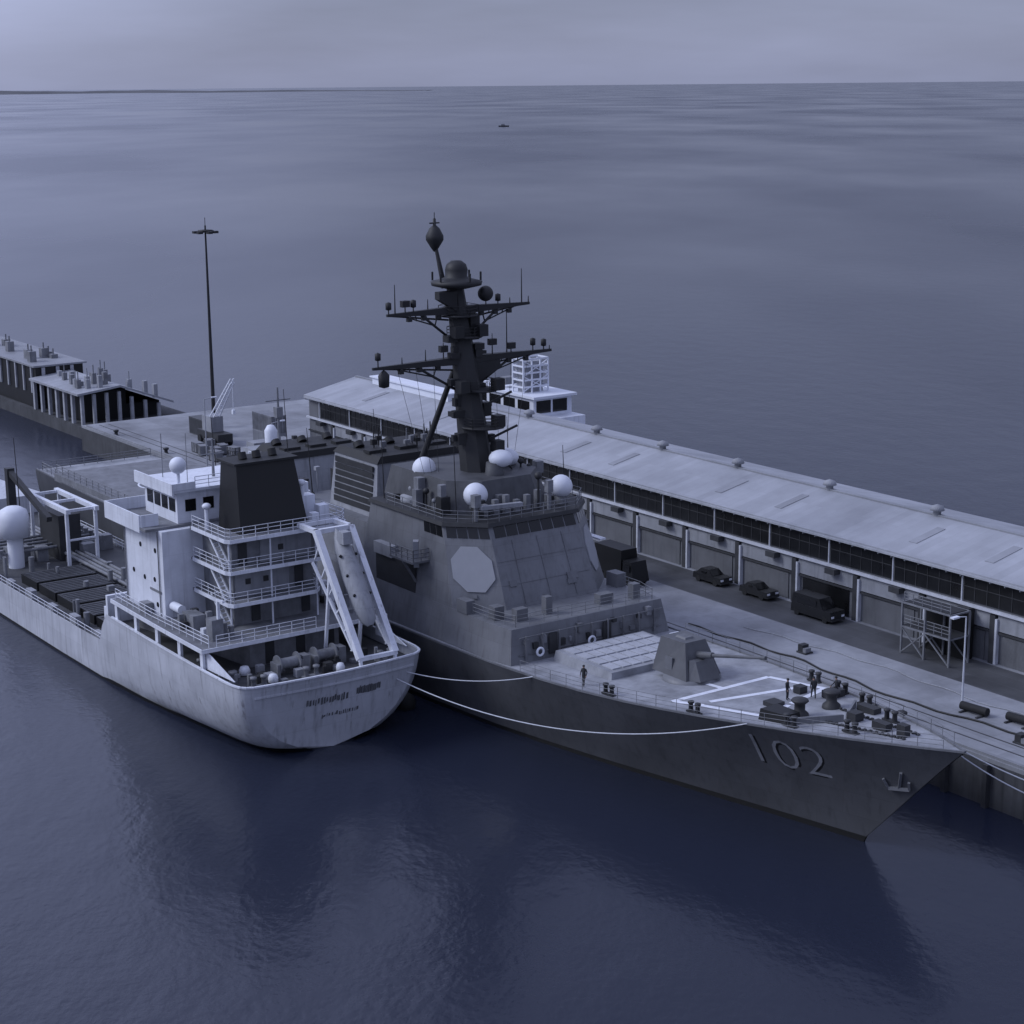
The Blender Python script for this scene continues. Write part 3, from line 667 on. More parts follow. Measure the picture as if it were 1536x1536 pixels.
mb.poly8([(-98.2, 91.9, z), (-95.6, 92.3, z), (-95.6, 93.9, z), (-98.2, 93.9, z), (-98.1, 92, z + .9), (-95.7, 92.4, z + .9), (-95.7, 93.8, z + .9), (-98.1, 93.8, z + .9)]); ship.part('rope_bin', mb, 'black', deck)
mb = MB()
for s, q, a, b, hh in ((-93.5, 99, 1.8, .8, .5), (-92.6, 96.6, .9, .9, .7), (-89.5, 96.2, 1.4, .7, .6), (-98.6, 100.3, 1., 1.6, .6), (-100.2, 95.4, 1.2, 1.2, .35), (-87.2, 96, .8, .6, .9), (-101.4, 99.4, .8, .8, .6)):
    z = D(s); mb.box(s - a/2, s + a/2, q - b/2, q + b/2, z, z + hh)
parts(ship, 'windlass_gear', mb, 'dark', deck)
mb = MB(); 
for sd in (-1, 1):
    mb.poly8([(-93.2, CQ + sd * .2, D(-93)), (-93.0, CQ + sd * .2, D(-93)), (-95.4, CQ + sd * 3.6, D(-95)), (-95.6, CQ + sd * 3.6, D(-95)), (-93.2, CQ + sd * .2, D(-93) + .55), (-93, CQ + sd * .2, D(-93) + .55), (-95.4, CQ + sd * 3.6, D(-95) + .45), (-95.6, CQ + sd * 3.6, D(-95) + .45)])
ship.part('breakwater', mb, 'navy', deck)
mb = MB(); z = D(-119.5)
mb.poly8([(-121.4, 101.9, z), (-117.6, 101.9, z), (-117.6, 103.5, z), (-121.4, 103.5, z), (-121, 102.2, z + .9), (-118, 102.2, z + .9), (-118, 103.2, z + .9), (-121, 103.2, z + .9)]); ship.part('canvas_cover', mb, 'radome', deck)
for q in (90.0, 95.7):
    mb = MB(); vs = []; fs = []; n1, n2 = 18, 8
    for i in range(n1):
        a = 2 * math.pi * i / n1
        for j in range(n2):
            b = 2 * math.pi * j / n2; rr = .34 + .11 * math.cos(b)
            vs.append((-123.95 + .11 * math.sin(b), q + rr * math.cos(a), 7.75 + rr * math.sin(a)))
    for i in range(n1):
        for j in range(n2): fs.append([i*n2 + j, ((i+1) % n1)*n2 + j, ((i+1) % n1)*n2 + (j+1) % n2, i*n2 + (j+1) % n2])
    mb._add(vs, fs, True); ship.part('life_ring', mb, 'radome', blk1)

# ================================================================== TANKER
TQ = 74.0
tk = Thing('tanker', 'white harbour tanker with black funnel moored stern towards the camera', 'tanker', (-170, TQ, 0))
twl = smooth_tab([(0, 0.05), (.5, 1.8), (1.5, 3.2), (4, 4.6), (8, 5.6), (14, 6.9), (22, 8.1), (32, 8.75), (60, 8.9), (95, 8.9)])
tdk = smooth_tab([(0, 7.9), (.4, 8.6), (1.2, 9.0), (4, 9.2), (9, 9.25), (16, 9.2), (30, 8.95), (60, 8.9), (95, 8.9)])
def thalf(e, t):
    a = twl(e); b = tdk(e); t = max(0, t); return a + (b - a) * math.sqrt(max(0, 1 - (1 - t) ** 2.2))
TS0 = -132.7          # stern at the waterline
def ts_end(t): return TS0 + 1.0 * t ** 1.2   # transom rakes aft
def ttop(s): return 7.1 if s > -160.6 else (7.1 - (-160.6 - s) * 2.0 if s > -162.2 else 3.9)
TT2 = [-.3, 0, .1, .22, .36, .5, .64, .78, .9, 1]
es = [0, .3, .7, 1.2, 2, 3, 4.5, 6.5, 9, 12, 16, 21, 27.6, 28.4, 29.6, 30.4, 40, 60, 90]
mb = MB()
for sd in (-1, 1):
    vs = []
    for t in TT2:
        t2 = max(0, t)
        for e in es:
            s = ts_end(t2) - e; vs.append((s, TQ + sd * thalf(e, t2), ttop(s) * t))
    ne = len(es); fs = []
    for i in range(len(TT2) - 1):
        for j in range(ne - 1):
            f = [i*ne + j, i*ne + j+1, (i+1)*ne + j+1, (i+1)*ne + j]; fs.append(f if sd < 0 else f[::-1])
    mb._add(vs, fs, True)
vs = []
for t in TT2:      # rounded transom closing the stern
    t2 = max(0, t); w = thalf(0, t2)
    for k in range(13):
        u = -1 + 2 * k / 12; vs.append((ts_end(t2) + .55 * t2 * (1 - u * u), TQ + w * u, 7.1 * t))
mb._add(vs, [[i*13 + k, i*13 + k + 1, (i+1)*13 + k + 1, (i+1)*13 + k] for i in range(len(TT2) - 1) for k in range(12)], True)
thull = tk.part('hull', mb, 'tside')
# bow end beyond the frame
mb = MB(); mb.prism([(-222.0, TQ - 8.9), (-222.0, TQ + 8.9), (-238, TQ + 6), (-245, TQ), (-238, TQ - 6)], -1, [(-222.0, TQ - 8.9), (-222.0, TQ + 8.9), (-239, TQ + 6.6), (-247, TQ), (-239, TQ - 6.6)], 5.6); tk.part('forecastle', mb, 'tside')
# bulwark cap rail
mb = MB(); pts = []
for e in es[:12] + [27]:
    s = ts_end(1) - e; pts.append((s, thalf(e, 1), ttop(s)))
for sd in (-1, 1):
    for a, b in zip(pts, pts[1:]): mb.beam((a[0], TQ + sd * a[1], a[2] + .05), (b[0], TQ + sd * b[1], b[2] + .05), .22, .14)
for k in range(12):
    u0, u1 = -1 + 2*k/12, -1 + 2*(k+1)/12; w = thalf(0, 1)
    mb.beam((ts_end(1) + .55 * (1 - u0*u0), TQ + w * u0, 7.15), (ts_end(1) + .55 * (1 - u1*u1), TQ + w * u1, 7.15), .22, .14)
tk.part('cap_rail', mb, 'white', thull)
# rubbing strakes on the stern
mb = MB()
for k in range(12):
    for t in (.86,):
        u0, u1 = -1 + 2*k/12, -1 + 2*(k+1)/12; w = thalf(0, t)
        mb.beam((ts_end(t) + .55 * t * (1 - u0*u0) + .03, TQ + w * u0, 7.1 * t), (ts_end(t) + .55 * t * (1 - u1*u1) + .03, TQ + w * u1, 7.1 * t), .12, .16)
tk.part('rubbing_strake', mb, 'tside', thull)
# painted name and port on the stern: worn dark lettering too faint to read, kept as short painted strokes
mb = MB(); rnd = random.Random(3)
def stern_pt(q, h, off=.03):
    t = h / 7.1; w = thalf(0, t); u = max(-1, min(1, (q - TQ) / w)); return (ts_end(t) + .55 * t * (1 - u*u) + off, q, h)
def letters(q0, q1, h0, hh, dens):
    mb.cut(); q = q0
    while q < q1:      # faded paint: uneven upright blotches
        w_ = .06 + rnd.random() * .16; a = h0 + rnd.random() * .18; b = h0 + hh - rnd.random() * .18
        mb._add([stern_pt(q, a), stern_pt(q + w_, a + rnd.random() * .1), stern_pt(q + w_, b), stern_pt(q, b - rnd.random() * .1)], [[0, 1, 2, 3]])
        q += w_ + (.02 + rnd.random() * .08) / dens
letters(71.0, 74.9, 4.3, .8, .7); letters(75.9, 78.2, 4.5, .9, 2.5); letters(72.6, 76.2, 2.9, .55, .5)
parts(tk, 'stern_lettering', mb, 'markd', thull)
# boot top
mb = MB()
for sd in (-1, 1):
    vs = []
    for t in (-.1, .06):
        for e in es:
            t2 = max(0, t); s = ts_end(t2) - e; vs.append((s, TQ + sd * (thalf(e, t2) + .02), ttop(s) * t))
    ne = len(es); mb._add(vs, [[j, j+1, ne + j+1, ne + j] if sd < 0 else [ne + j, ne + j+1, j+1, j] for j in range(ne - 1)], True)
tk.part('boot_topping', mb, 'black', thull)
# decks
def tdeckpoly(sa, sb, h, inset=.12, n=10):
    L = []
    for k in range(n + 1):
        s = sa + (sb - sa) * k / n; e = max(0, ts_end(min(1, h / 7.1)) - s); L.append((s, thalf(e, min(1, h / 7.1)) - inset))
    return [(s, TQ - w) for s, w in L] + [(s, TQ + w) for s, w in L[::-1]]
mb = MB(); mb.prism(tdeckpoly(-132.2, -161, 6.0), 5.7, None, 6.0); tk.part('poop_deck', mb, 'tdeck')
mb = MB(); mb.box(-160.9, -222, TQ - 8.75, TQ + 8.75, 2.6, 3.3); mdeck = tk.part('main_deck', mb, 'tdeck')
mb = MB(); mb.box(-160.5, -160.9, TQ - 8.6, TQ + 8.6, 3.303, 8.75); tk.part('house_front', mb, 'white')
# open side passage: pillars, upper deck over them
mb = MB(); mb.prism(tdeckpoly(-138.6, -158.6, 8.7, .05), 8.65, None, 8.9); bd = tk.part('boat_deck', mb, 'tdeck2')
mb = MB()
pl = tdeckpoly(-138.55, -158.65, 8.9, -.02)
for a, b in zip(pl, pl[1:] + pl[:1]): mb.beam((*a, 8.78), (*b, 8.78), .1, .36)
tk.part('deck_edge', mb, 'white', bd)
for sd in (-1, 1):
    for s in (-157.6, -153.2, -148.6, -143.9, -139.4):
        mb = MB(); mb.box(s - .28, s + .28, TQ + sd * 8.98, TQ + sd * 8.72, 6.9, 8.64); tk.part('pillar', mb, 'white', bd)
mb = MB(); mb.prism([(-140, 70), (-140, 79), (-158, 81), (-158, 67.2)][::-1], 6.003, None, 8.64); tk.part('poop_house', mb, 'tgrey')
for q in (71.5, 74.6, 77.6):
    mb = MB(); mb.box(-140.003, -139.94, q, q + .9, 6.1, 8.1); tk.part('door', mb, 'dark')
# forward full-width house with bright port side
mb = MB(); mb.box(-149.4, -158.0, 66.4, 81.6, 8.903, 17.0); fh = tk.part('accommodation_house', mb, 'white')
mb = MB()
for s, h in ((-151, 15), (-154.2, 15), (-151.4, 12.2), (-153.6, 12.0), (-156, 12.2), (-151, 9.9)): mb.cut(); mb.tube((s, 66.36, h), (s, 66.405, h), .24, n=12)
parts(tk, 'porthole', mb, 'glass', fh)
mb = MB(); mb.line([(-157.6, 66.3, 9), (-157.6, 66.3, 16.9)], .07); mb.line([(-150.2, 66.3, 9), (-150.2, 66.3, 16.9)], .06); mb.box(-152.4, -150.0, 66.3, 66.395, 11.1, 11.3); tk.part('drain_pipe', mb, 'tgrey', fh)
# bridge deck with wings
mb = MB(); mb.box(-150.2, -159.2, 65.2, 82.8, 17.003, 17.25); bdk = tk.part('bridge_deck', mb, 'tdeck2')
mb = MB()
for sd in (-1, 1):
    mb.box(-151.4, -159.25, TQ + sd * 8.85, TQ + sd * 8.7, 16.75, 18.35)
    mb.box(-151.4, -151.25, TQ + sd * 8.699, TQ + sd * 7, 17.0, 18.35)
mb.box(-159.25, -159.1, TQ - 8.69, TQ + 8.69, 16.75, 18.35)
tk.part('wing_bulwark', mb, 'white', bdk)
mb = MB(); mb.prism([(-150.6, 68.6), (-150.6, 79.4), (-157.6, 79.4), (-157.6, 68.6)][::-1], 17.253, None, 20.2); wh = tk.part('wheelhouse', mb, 'white')
mb = MB()
for q in (69.4, 71.2, 76.0, 77.8): mb.box(-150.603, -150.54, q, q + 1.05, 18.3, 19.4)
for s in (-152.2, -153.8, -155.4, -157): mb.box(s, s + 1.2, 68.54, 68.597, 18.3, 19.5)
parts(tk, 'window', mb, 'glass', wh)
mb = MB(); mb.box(-150.1, -158.2, 68.0, 80, 20.203, 20.45); mb.box(-150.0, -158.3, 67.9, 68.05, 20.0, 21.1); mb.box(-150.0, -150.15, 68.06, 70.2, 20.46, 21.1); tk.part('wheelhouse_roof', mb, 'white', wh)
mb = MB(); mb.rail([(-150.2, 70.3, 20.45), (-150.2, 79.8, 20.45), (-158, 79.8, 20.45)], 1.05, 1.4, .04); tk.part('guard_rail', mb, 'white', wh)
mb = MB(); mb.tube((-150.9, 69.0, 20.45), (-150.9, 69., 22.0), .16); mb.ball((-150.9, 69.0, 22.6), .78); tk.part('satellite_dome', mb, 'radome', wh)
mb = MB(); mb.tube((-154, 74, 20.45), (-154, 74, 24.0), .16, .08); mb.tube((-154, 72.8, 22.6), (-154, 75.2, 22.6), .06); mb.tube((-156.5, 70, 20.45), (-156.5, 70, 24.6), .04); mb.tube((-150.7, 69.8, 20.45), (-150.7, 69.8, 25.5), .03); tk.part('signal_mast', mb, 'tgrey', wh)
# after house, three tiers with deck edges and rails
mb = MB(); mb.box(-149.397, -143.6, 70.4, 79.0, 8.903, 17.0); ah = tk.part('after_house', mb, 'tgrey')
tiers = [(11.2, -141.7, 69.2, 78.6), (14.1, -142.0, 69.2, 79.4), (17.0, -141.9, 69.2, 81.6)]
for h, sa, q0, q1 in tiers:
    mb = MB(); mb.prism([(sa, q0 + .3), (sa, q1 - .8), (sa - .9, q1), (-149.39, q1), (-149.39, q0), (sa - .5, q0)][::-1], h, None, h + .22); td = tk.part('tier_deck', mb, 'tdeck2', ah)
    mb = MB(); pl = [(sa + .02, q0 + .28), (sa + .02, q1 - .78), (sa - .9, q1 + .03), (-149.0, q1 + .03), (-149.0, q0 - .03), (sa - .5, q0 - .03)]
    for a, b in zip(pl[:3], pl[1:4]): mb.beam((*a, h + .12), (*b, h + .12), .1, .34)
    mb.beam((*pl[5], h + .12), (*pl[0], h + .12), .1, .34); mb.beam((*pl[4], h + .12), (*pl[5], h + .12), .1, .34)
    tk.part('deck_edge', mb, 'white', ah)
    mb = MB(); mb.rail([(-149, q0 + .06, h + .22), (sa - .5, q0 + .06, h + .22), (sa - .06, q0 + .34, h + .22), (sa - .06, q1 - .84, h + .22), (sa - .95, q1 - .06, h + .22), (-147, q1 - .06, h + .22)], 1.05, 1.3, .035)
    tk.part('guard_rail', mb, 'white', ah)
mb = MB()   # pale panels, doors and dark recesses of the after walls
mb.box(-143.597, -143.5, 73.2, 78.4, 14.4, 16.6); mb.box(-143.597, -143.5, 70.6, 76.0, 11.6, 13.9); parts(tk, 'wall_panel', mb, 'panel', ah)
mb = MB()
for q, h in ((71.0, 14.45), (72.1, 9.1), (76.6, 11.6), (77.2, 9.1)): mb.box(-143.497, -143.44, q, q + .85, h, h + 1.95)
for q, h in ((71.6, 12.6), (73.4, 12.6), (75., 15.3)): mb.box(-143.497, -143.43, q, q + .5, h, h + .5)
parts(tk, 'door', mb, 'dark', ah)
for h in (8.95, 11.45, 14.35):     # inclined stairs on the port quarter
    mb = MB(); q = 69.75
    for e in (-.3, .3): mb.beam((-143.2, q + e, h), (-146.2, q + e, h + 2.7), .1, .2)
    for k in range(9): mb.box(-143.35 - k * .333, -143.6 - k * .333, q - .28, q + .28, h + .15 + k * .3, h + .2 + k * .3)
    tk.part('stair', mb, 'white', ah)
mb = MB()
for q in (69.5, 73.6, 78.2): mb.cut(); mb.tube((-142.3, q, 8.9), (-142.3, q, 17), .09, n=6)
parts(tk, 'stanchion', mb, 'white', ah)
# funnel
mb = MB(); mb.prism([(-143.2, 71.2), (-143.2, 78.0), (-147.6, 78.0), (-147.6, 71.2)][::-1], 17.225, [(-144.4, 71.6), (-144.4, 77.4), (-147.4, 77.4), (-147.4, 71.6)][::-1], 23.3); fn = tk.part('funnel', mb, 'black')
mb = MB(); mb.prism([(-144.1, 71.3), (-144.1, 77.7), (-147.7, 77.7), (-147.7, 71.3)][::-1], 23.303, None, 23.5)
for q in (73, 74.4, 76): mb.tube((-145.8, q, 23.5), (-146.0, q, 24.1), .4, .38, 12)
tk.part('funnel_top', mb, 'soot', fn)
mb = MB()
for s, q, a, b, hh in ((-146, 79.2, 1.2, 1.6, 2.2), (-144.2, 80, 1, 1, 1.5), (-148, 79.8, 1.4, 1.2, 3), (-143.2, 78.6, .7, .7, 1.1)): mb.cut(); mb.box(s - a/2, s + a/2, q - b/2, q + b/2, 17.225, 17.2 + hh)
for s, q, hh in ((-145, 78.4, 3.6), (-147, 69.8, 2.2), (-147, 78.2, 4.2)):
    mb.cut(); mb.tube((s, q, 17.2), (s, q, 17.2 + hh), .22); mb.ball((s, q, 17.2 + hh), .42, .7, 10)
parts(tk, 'ventilator', mb, 'white', ah)
# free-fall boat davit over the stern
mb = MB(); P0, P1 = (-139.0, 17.6), (-131.9, 7.6)
for q in (76.5, 80.0):
    mb.beam((P0[0], q, P0[1]), (P1[0], q, P1[1]), .55, .6); mb.beam((P0[0] - .9, q, P0[1] - 3.0), (P1[0] - 1.2, q, P1[1] + .5), .2, .25)
    mb.beam((P0[0] + .1, q, P0[1]), (-142, q, 17.6), .4, .4); mb.beam((-136.8, q, 14.4), (-138.2, q, 6), .26)
    for k in range(6):
        t = (k + .5) / 6; a = P0[0] + (P1[0] - P0[0]) * t; b = P0[1] + (P1[1] - P0[1]) * t; mb.beam((a, q, b), (a - 1.0, q, b - 1.9 + t * 1.6), .12)
mb.beam((P1[0], 76.3, P1[1]), (P1[0], 80.2, P1[1]), .35, .35); mb.beam((P0[0], 76.3, P0[1]), (P0[0], 80.2, P0[1]), .4, .4); mb.beam((-142, 76.3, 17.6), (-142, 80.4, 17.6), .35, .35)
mb.beam((P1[0], 80.0, P1[1]), (P1[0] + .1, 80.0, 6.6), .25); mb.beam((P1[0], 76.5, P1[1]), (P1[0] + .1, 76.5, 6.6), .25)
dv = tk.part('boat_davit', mb, 'white')
# the enclosed boat lying on it
mb = MB(); vs = []; prof = [(0, .05), (.08, .45), (.22, .8), (.5, .98), (.8, .92), (.95, .68), (1, .25)]
A = Vector((-139.2, 78.25, 17.3)); Bv = Vector((-133.6, 78.25, 9.6)); ax = (Bv - A).normalized(); nn = Vector((0, 1, 0)).cross(ax).normalized()
if nn.z < 0: nn = -nn
for t, r in prof:
    c = A.lerp(Bv, t) + nn * .75
    for i in range(14):
        a = 2 * math.pi * i / 14; vs.append(c + Vector((0, 1, 0)) * r * math.cos(a) + nn * r * 1.0 * math.sin(a))
mb._add(vs, [[k*14 + i, k*14 + (i+1) % 14, (k+1)*14 + (i+1) % 14, (k+1)*14 + i] for k in range(len(prof) - 1) for i in range(14)], True)
lb = Thing('lifeboat', 'pale grey enclosed lifeboat lying on the sloping stern davit of the tanker', 'lifeboat', (-136.5, 78.25, 13))
lb.part('hull', mb, 'stackg')
mb2 = MB(); c = A.lerp(Bv, .12) + nn * 1.75; mb2.prism([(c.x - .7, c.y - .5), (c.x + .7, c.y - .5), (c.x + .7, c.y + .5), (c.x - .7, c.y + .5)], c.z - .7, [(c.x - .5, c.y - .4), (c.x + .5, c.y - .4), (c.x + .5, c.y + .4), (c.x - .5, c.y + .4)], c.z + .35); lb.part('cockpit', mb2, 'stackg')
mb2 = MB()
for t in (.3, .5, .7):
    for sd in (-1, 1):
        c = A.lerp(Bv, t) + nn * 1.25 + Vector((0, sd * .8, 0)); mb2.ball(c, .15, 1, 8)
lb.part('porthole', mb2, 'glass')
# poop deck gear
for s, q in ((-134.6, 68), (-134.4, 73), (-134.6, 80.6), (-142, 66.6), (-137, 66.2), (-142, 81.6)):
    mb = MB(); mb.box(s - .35, s + .35, q - .8, q + .8, 6.003, 6.2)
    for e in (-.5, .5): mb.lathe((s, q + e, 6.2), [(.22, 0), (.2, .6), (.3, .65), (.3, .85), (.01, .86)], 10)
    tk.part('mooring_bitt', mb, 'tgrey')
for s, q in ((-136.5, 71.8), (-136.8, 75.6)):
    mb = MB(); mb.tube((s, q - .9, 7.0), (s, q + .9, 7.0), .5, n=14); 
    for e in (-.95, .95): mb.tube((s, q + e - .06, 7.0), (s, q + e + .06, 7.), .85, n=16)
    mb.box(s - .7, s + .7, q - 1.3, q - 1.02, 6.003, 7.2); mb.box(s - .7, s + .7, q + 1.02, q + 1.3, 6.003, 7.2); mb.box(s - .5, s + .5, q + 1.303, q + 2.0, 6.003, 7.5)
    tk.part('mooring_winch', mb, 'tgrey')
for s, q, r in ((-135, 69.6, .45), (-134.2, 75.8, .4), (-138.4, 68.6, .5)):
    mb = MB(); mb.lathe((s, q, 6.0), [(r * .5, 0), (r, .1), (r, .5), (r * .7, .8), (.01, .85)], 12); tk.part('ventilator', mb, 'white')
mb = MB(); mb.rail([(-138.7, 66.2, 8.9), (-138.7, 76, 8.9)], 1.05, 1.3, .035); mb.rail([(-158.4, 65.4, 8.9), (-150, 65.25, 8.9), (-139, 65.6, 8.9)], 1.05, 1.4, .035); tk.part('guard_rail', mb, 'white', bd)
for s, q, a, b, hh in ((-145.6, 67.4, 2.2, 1.2, 1.3), (-152.5, 65.9, 1.2, .8, 1.0), (-141, 67.2, 1.2, 1.1, 1.9)):
    mb = MB(); mb.box(s - a/2, s + a/2, q - b/2, q + b/2, 8.903, 8.9 + hh); tk.part('deck_locker', mb, 'tgrey', bd)
mb = MB(); mb.tube((-147.4, 67.1, 10.1), (-149.2, 67.1, 10.1), .42, n=12); tk.part('liferaft_canister', mb, 'radome', bd)
mb = MB(); mb.beam((-140.6, 67.4, 8.9), (-140.6, 67.4, 12.6), .25); mb.beam((-140.6, 67.4, 12.5), (-137.8, 66.6, 13.1), .2); tk.part('small_davit', mb, 'white', bd)
mb = MB()
for q in (65.35, 82.4): mb._add([(-139.2, q, 8.6), (-133.9, q, 7.2), (-139.2, q, 7.0), (-139.2, q + .12, 8.6), (-133.9, q + .12, 7.2), (-139.2, q + .12, 7.0)], [[0, 2, 1], [3, 4, 5], [0, 1, 4, 3], [1, 2, 5, 4], [2, 0, 3, 5]])
parts(tk, 'quarter_plate', mb, 'white')
for k in range(26):
    s = -134.2 - rc.random() * 5; q = 67 + rc.random() * 14; r = .1 + rc.random() * .25; mb = MB(); mb.box(s - r, s + r, q - r, q + r * 1.4, 6.003, 6.2 + rc.random() * 1.1); tk.part('deck_fitting', mb, ('tgrey', 'dark', 'panel')[k % 3])
for k in range(22):
    s = -140.4 - rc.random() * 8; q = (66 + rc.random() * 3.2) if k % 2 else (79.8 + rc.random() * 2); r = .12 + rc.random() * .2; mb = MB(); mb.box(s - r, s + r, q - r, q + r * 1.4, 8.903, 9.2 + rc.random() * 1.3); tk.part('deck_fitting', mb, ('tgrey', 'dark', 'white')[k % 3], bd)
# main deck: hatch coamings, pipes, catwalk, manifold, hose crane
mb = MB()
for k in range(5):
    s0 = -164.4 - k * 5.2; mb = MB(); mb.box(s0, s0 - 4.6, 67.6, 74.4, 3.303, 4.3); hb = tk.part('tank_hatch', mb, 'black', mdeck)
    mb = MB()
    for j in range(7): mb.box(s0 - .3 - j * .62, s0 - .36 - j * .62, 67.9, 74.1, 4.303, 4.36)
    tk.part('hatch_ridge', mb, 'tgrey', hb)
mb = MB()
for q in (75.2, 75.8, 76.5, 77.1): mb.tube((-162, q, 4.2), (-218, q, 4.2), .2, n=8)
for k in range(14): mb.box(-163 - k * 4, -163.2 - k * 4, 74.9, 77.5, 3.303, 4.)
for k in range(5):
    s = -197 - k * 1.5; mb.tube((s, 68, 4.9), (s, 80, 4.9), .17, n=8)
    for e in (68, 80): mb.tube((s, e, 4.5), (s, e, 5.4), .3, n=8)
tk.part('cargo_pipe', mb, 'tgrey', mdeck)
mb = MB(); mb.rail([(-161.4, 65.45, 3.3), (-222, 65.4, 3.3)], 1.1, 1.8, .035); mb.rail([(-161.4, 82.5, 3.3), (-222, 82.6, 3.3)], 1.1, 1.8, .035); tk.part('guard_rail', mb, 'white', mdeck)
mb = MB()
for k in range(8):
    s = -163.5 - k * 6; mb.box(s, s - 1.6, 65.6, 66.2, 3.303, 3.303 + .9 + .3 * (k % 2))
parts(tk, 'deck_locker', mb, 'panel', mdeck)
mb = MB(); rnd = random.Random(5)
for k in range(46):
    s = -163 - rnd.random() * 52; q = 66.8 + rnd.random() * 14.6; r = .12 + rnd.random() * .22; mb.cut()
    if rnd.random() < .5: mb.tube((s, q, 3.3), (s, q, 4.5 + rnd.random() * 1.2), r, n=7)
    else: mb.box(s - r * 2, s + r * 2, q - r * 2.5, q + r * 2.5, 3.303, 4.5 + rnd.random() * .9)
parts(tk, 'deck_fitting', mb, 'tgrey', mdeck)
mb = MB()   # hose handling gantry amidships
for s in (-192.4, -203.2):
    for q in (74.2, 77.6): mb.beam((s, q, 3.3), (s, q, 9.8), .35)
for q in (74.2, 77.6): mb.beam((-191.8, q, 9.9), (-204, q, 9.9), .5, .5)
for s in (-192.4, -197.8, -203.2): mb.beam((s, 74.2, 9.9), (s, 77.6, 9.9), .3)
mb.beam((-192.4, 74.2, 6.5), (-192.4, 77.6, 6.5), .2)
tk.part('hose_gantry', mb, 'white', mdeck)
mb = MB(); mb.box(-196, -202, 74.6, 77.2, 3.303, 8.6); tk.part('pump_house', mb, 'dark', mdeck)
mb = MB(); mb.lathe((-196.6, 69.6, 6.8), [(.01, 0), (1.7, .1), (1.75, 2.2), (1.5, 3.1), (.8, 3.5), (.01, 3.6)], 24); mb.lathe((-196.6, 69.6, 3.3), [(.9, 0), (.9, 3.5)], 14); tk.part('white_tank', mb, 'radome', mdeck)
mb = MB(); mb.beam((-205, 72.5, 3.3), (-205, 72.5, 13), .9); mb.beam((-205, 72.5, 12.6), (-193.5, 72.6, 9.0), .6); tk.part('deck_crane', mb, 'dark', mdeck)
mb = MB(); mb.tube((-199.5, 71.6, 3.3), (-199.8, 71.4, 17.5), .09, .04, 6); tk.part('whip_antenna', mb, 'mast', mdeck)
mb = MB(); mb.box(-164.2, -166.2, 78.2, 80.0, 3.303, 7.4); mb.box(-163.2, -163.9, 66.4, 67.3, 3.303, 6.8); parts(tk, 'vent_trunk', mb, 'white', mdeck)
# fenders hanging between the two ships
for i, s in enumerate((-139, -150, -163)):
    mb = MB(); mb.tube((s - 1.6, 84.4, .5), (s + 1.6, 84.4, .5), .95, n=16)
    for e in (-1.6, 1.6): mb.ball((s + e, 84.4, .5), .94, 1, 14)
    single('rubber_fender', 'black rubber fender floating between the tanker and the warship', 'fender', mb, 'tyre', (s, 84.4, .5), 'fenders between the two ships')

# ================================================================== PIER
QE = 108.9; QH = 4.0; QF = 149.
mb = MB(); mb.box(-273.4, 90, QE, QF, -3, QH); struct('quay', mb, 'conc')
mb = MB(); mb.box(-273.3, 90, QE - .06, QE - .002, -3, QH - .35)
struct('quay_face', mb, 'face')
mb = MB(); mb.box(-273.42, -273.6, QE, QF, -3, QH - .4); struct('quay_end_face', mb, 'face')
mb = MB(); mb.box(-230, 90, 121.6, 127.6, QH + .002, QH + .006); struct('apron_road', mb, 'apron')
mb = MB(); mb.box(-272, 90, QE + .15, QE + .5, QH + .002, QH + .24); single('kerb_beam', 'low pale kerb beam along the water edge of the pier', 'kerb', mb, 'conc', (-90, QE, QH))
mb = MB(); mb.box(-272, 90, 111.2, 111.34, QH + .003, QH + .03); mb.box(-272, 90, 112.7, 112.84, QH + .003, QH + .03); single('crane_rails', 'pair of dark steel crane rails along the pier edge', 'rails', mb, 'column', (-90, 112, QH))
# fender timbers on the quay face
for k in range(9):
    s = -94 + k * 4.2
    mb = MB(); mb.beam((s, QE - .35, -1), (s, QE - .35, 3.6), .45, .5)
    single('fender_pile', 'dark timber fender pile against the quay wall beyond the bow', 'pile', mb, 'column', (s, QE - .35, 0), 'fender piles on the quay wall')
bol = [-262, -244, -226, -208, -190, -172, -154, -136, -118, -100, -86, -72]
for i, s in enumerate(bol):
    mb = MB(); mb.lathe((s, QE + .95, QH), [(.42, 0), (.28, .12), (.26, .5), (.45, .68), (.4, .85), (.01, .9)], 14)
    single('bollard', 'squat dark bollard on the pale pier edge beside the warship', 'bollard', mb, 'dark', (s, QE + .95, QH), 'bollards on the pier edge')

# ---- long shed
SQ = 128.0; S0, S1 = -234.0, -48.0; B = 8.62
sh = Thing('warehouse', 'long pier shed with pale sheet roof and dark glazed band under the eaves', 'warehouse', (-140, SQ, QH))
mb = MB(); mb.box(S0, S1, SQ + .3, SQ + 17, QH + .002, 8.8); mb.box(S0, S1, SQ + .3, SQ + 17, 8.803, 12.0); wall = sh.part('wall', mb, 'shedwall')
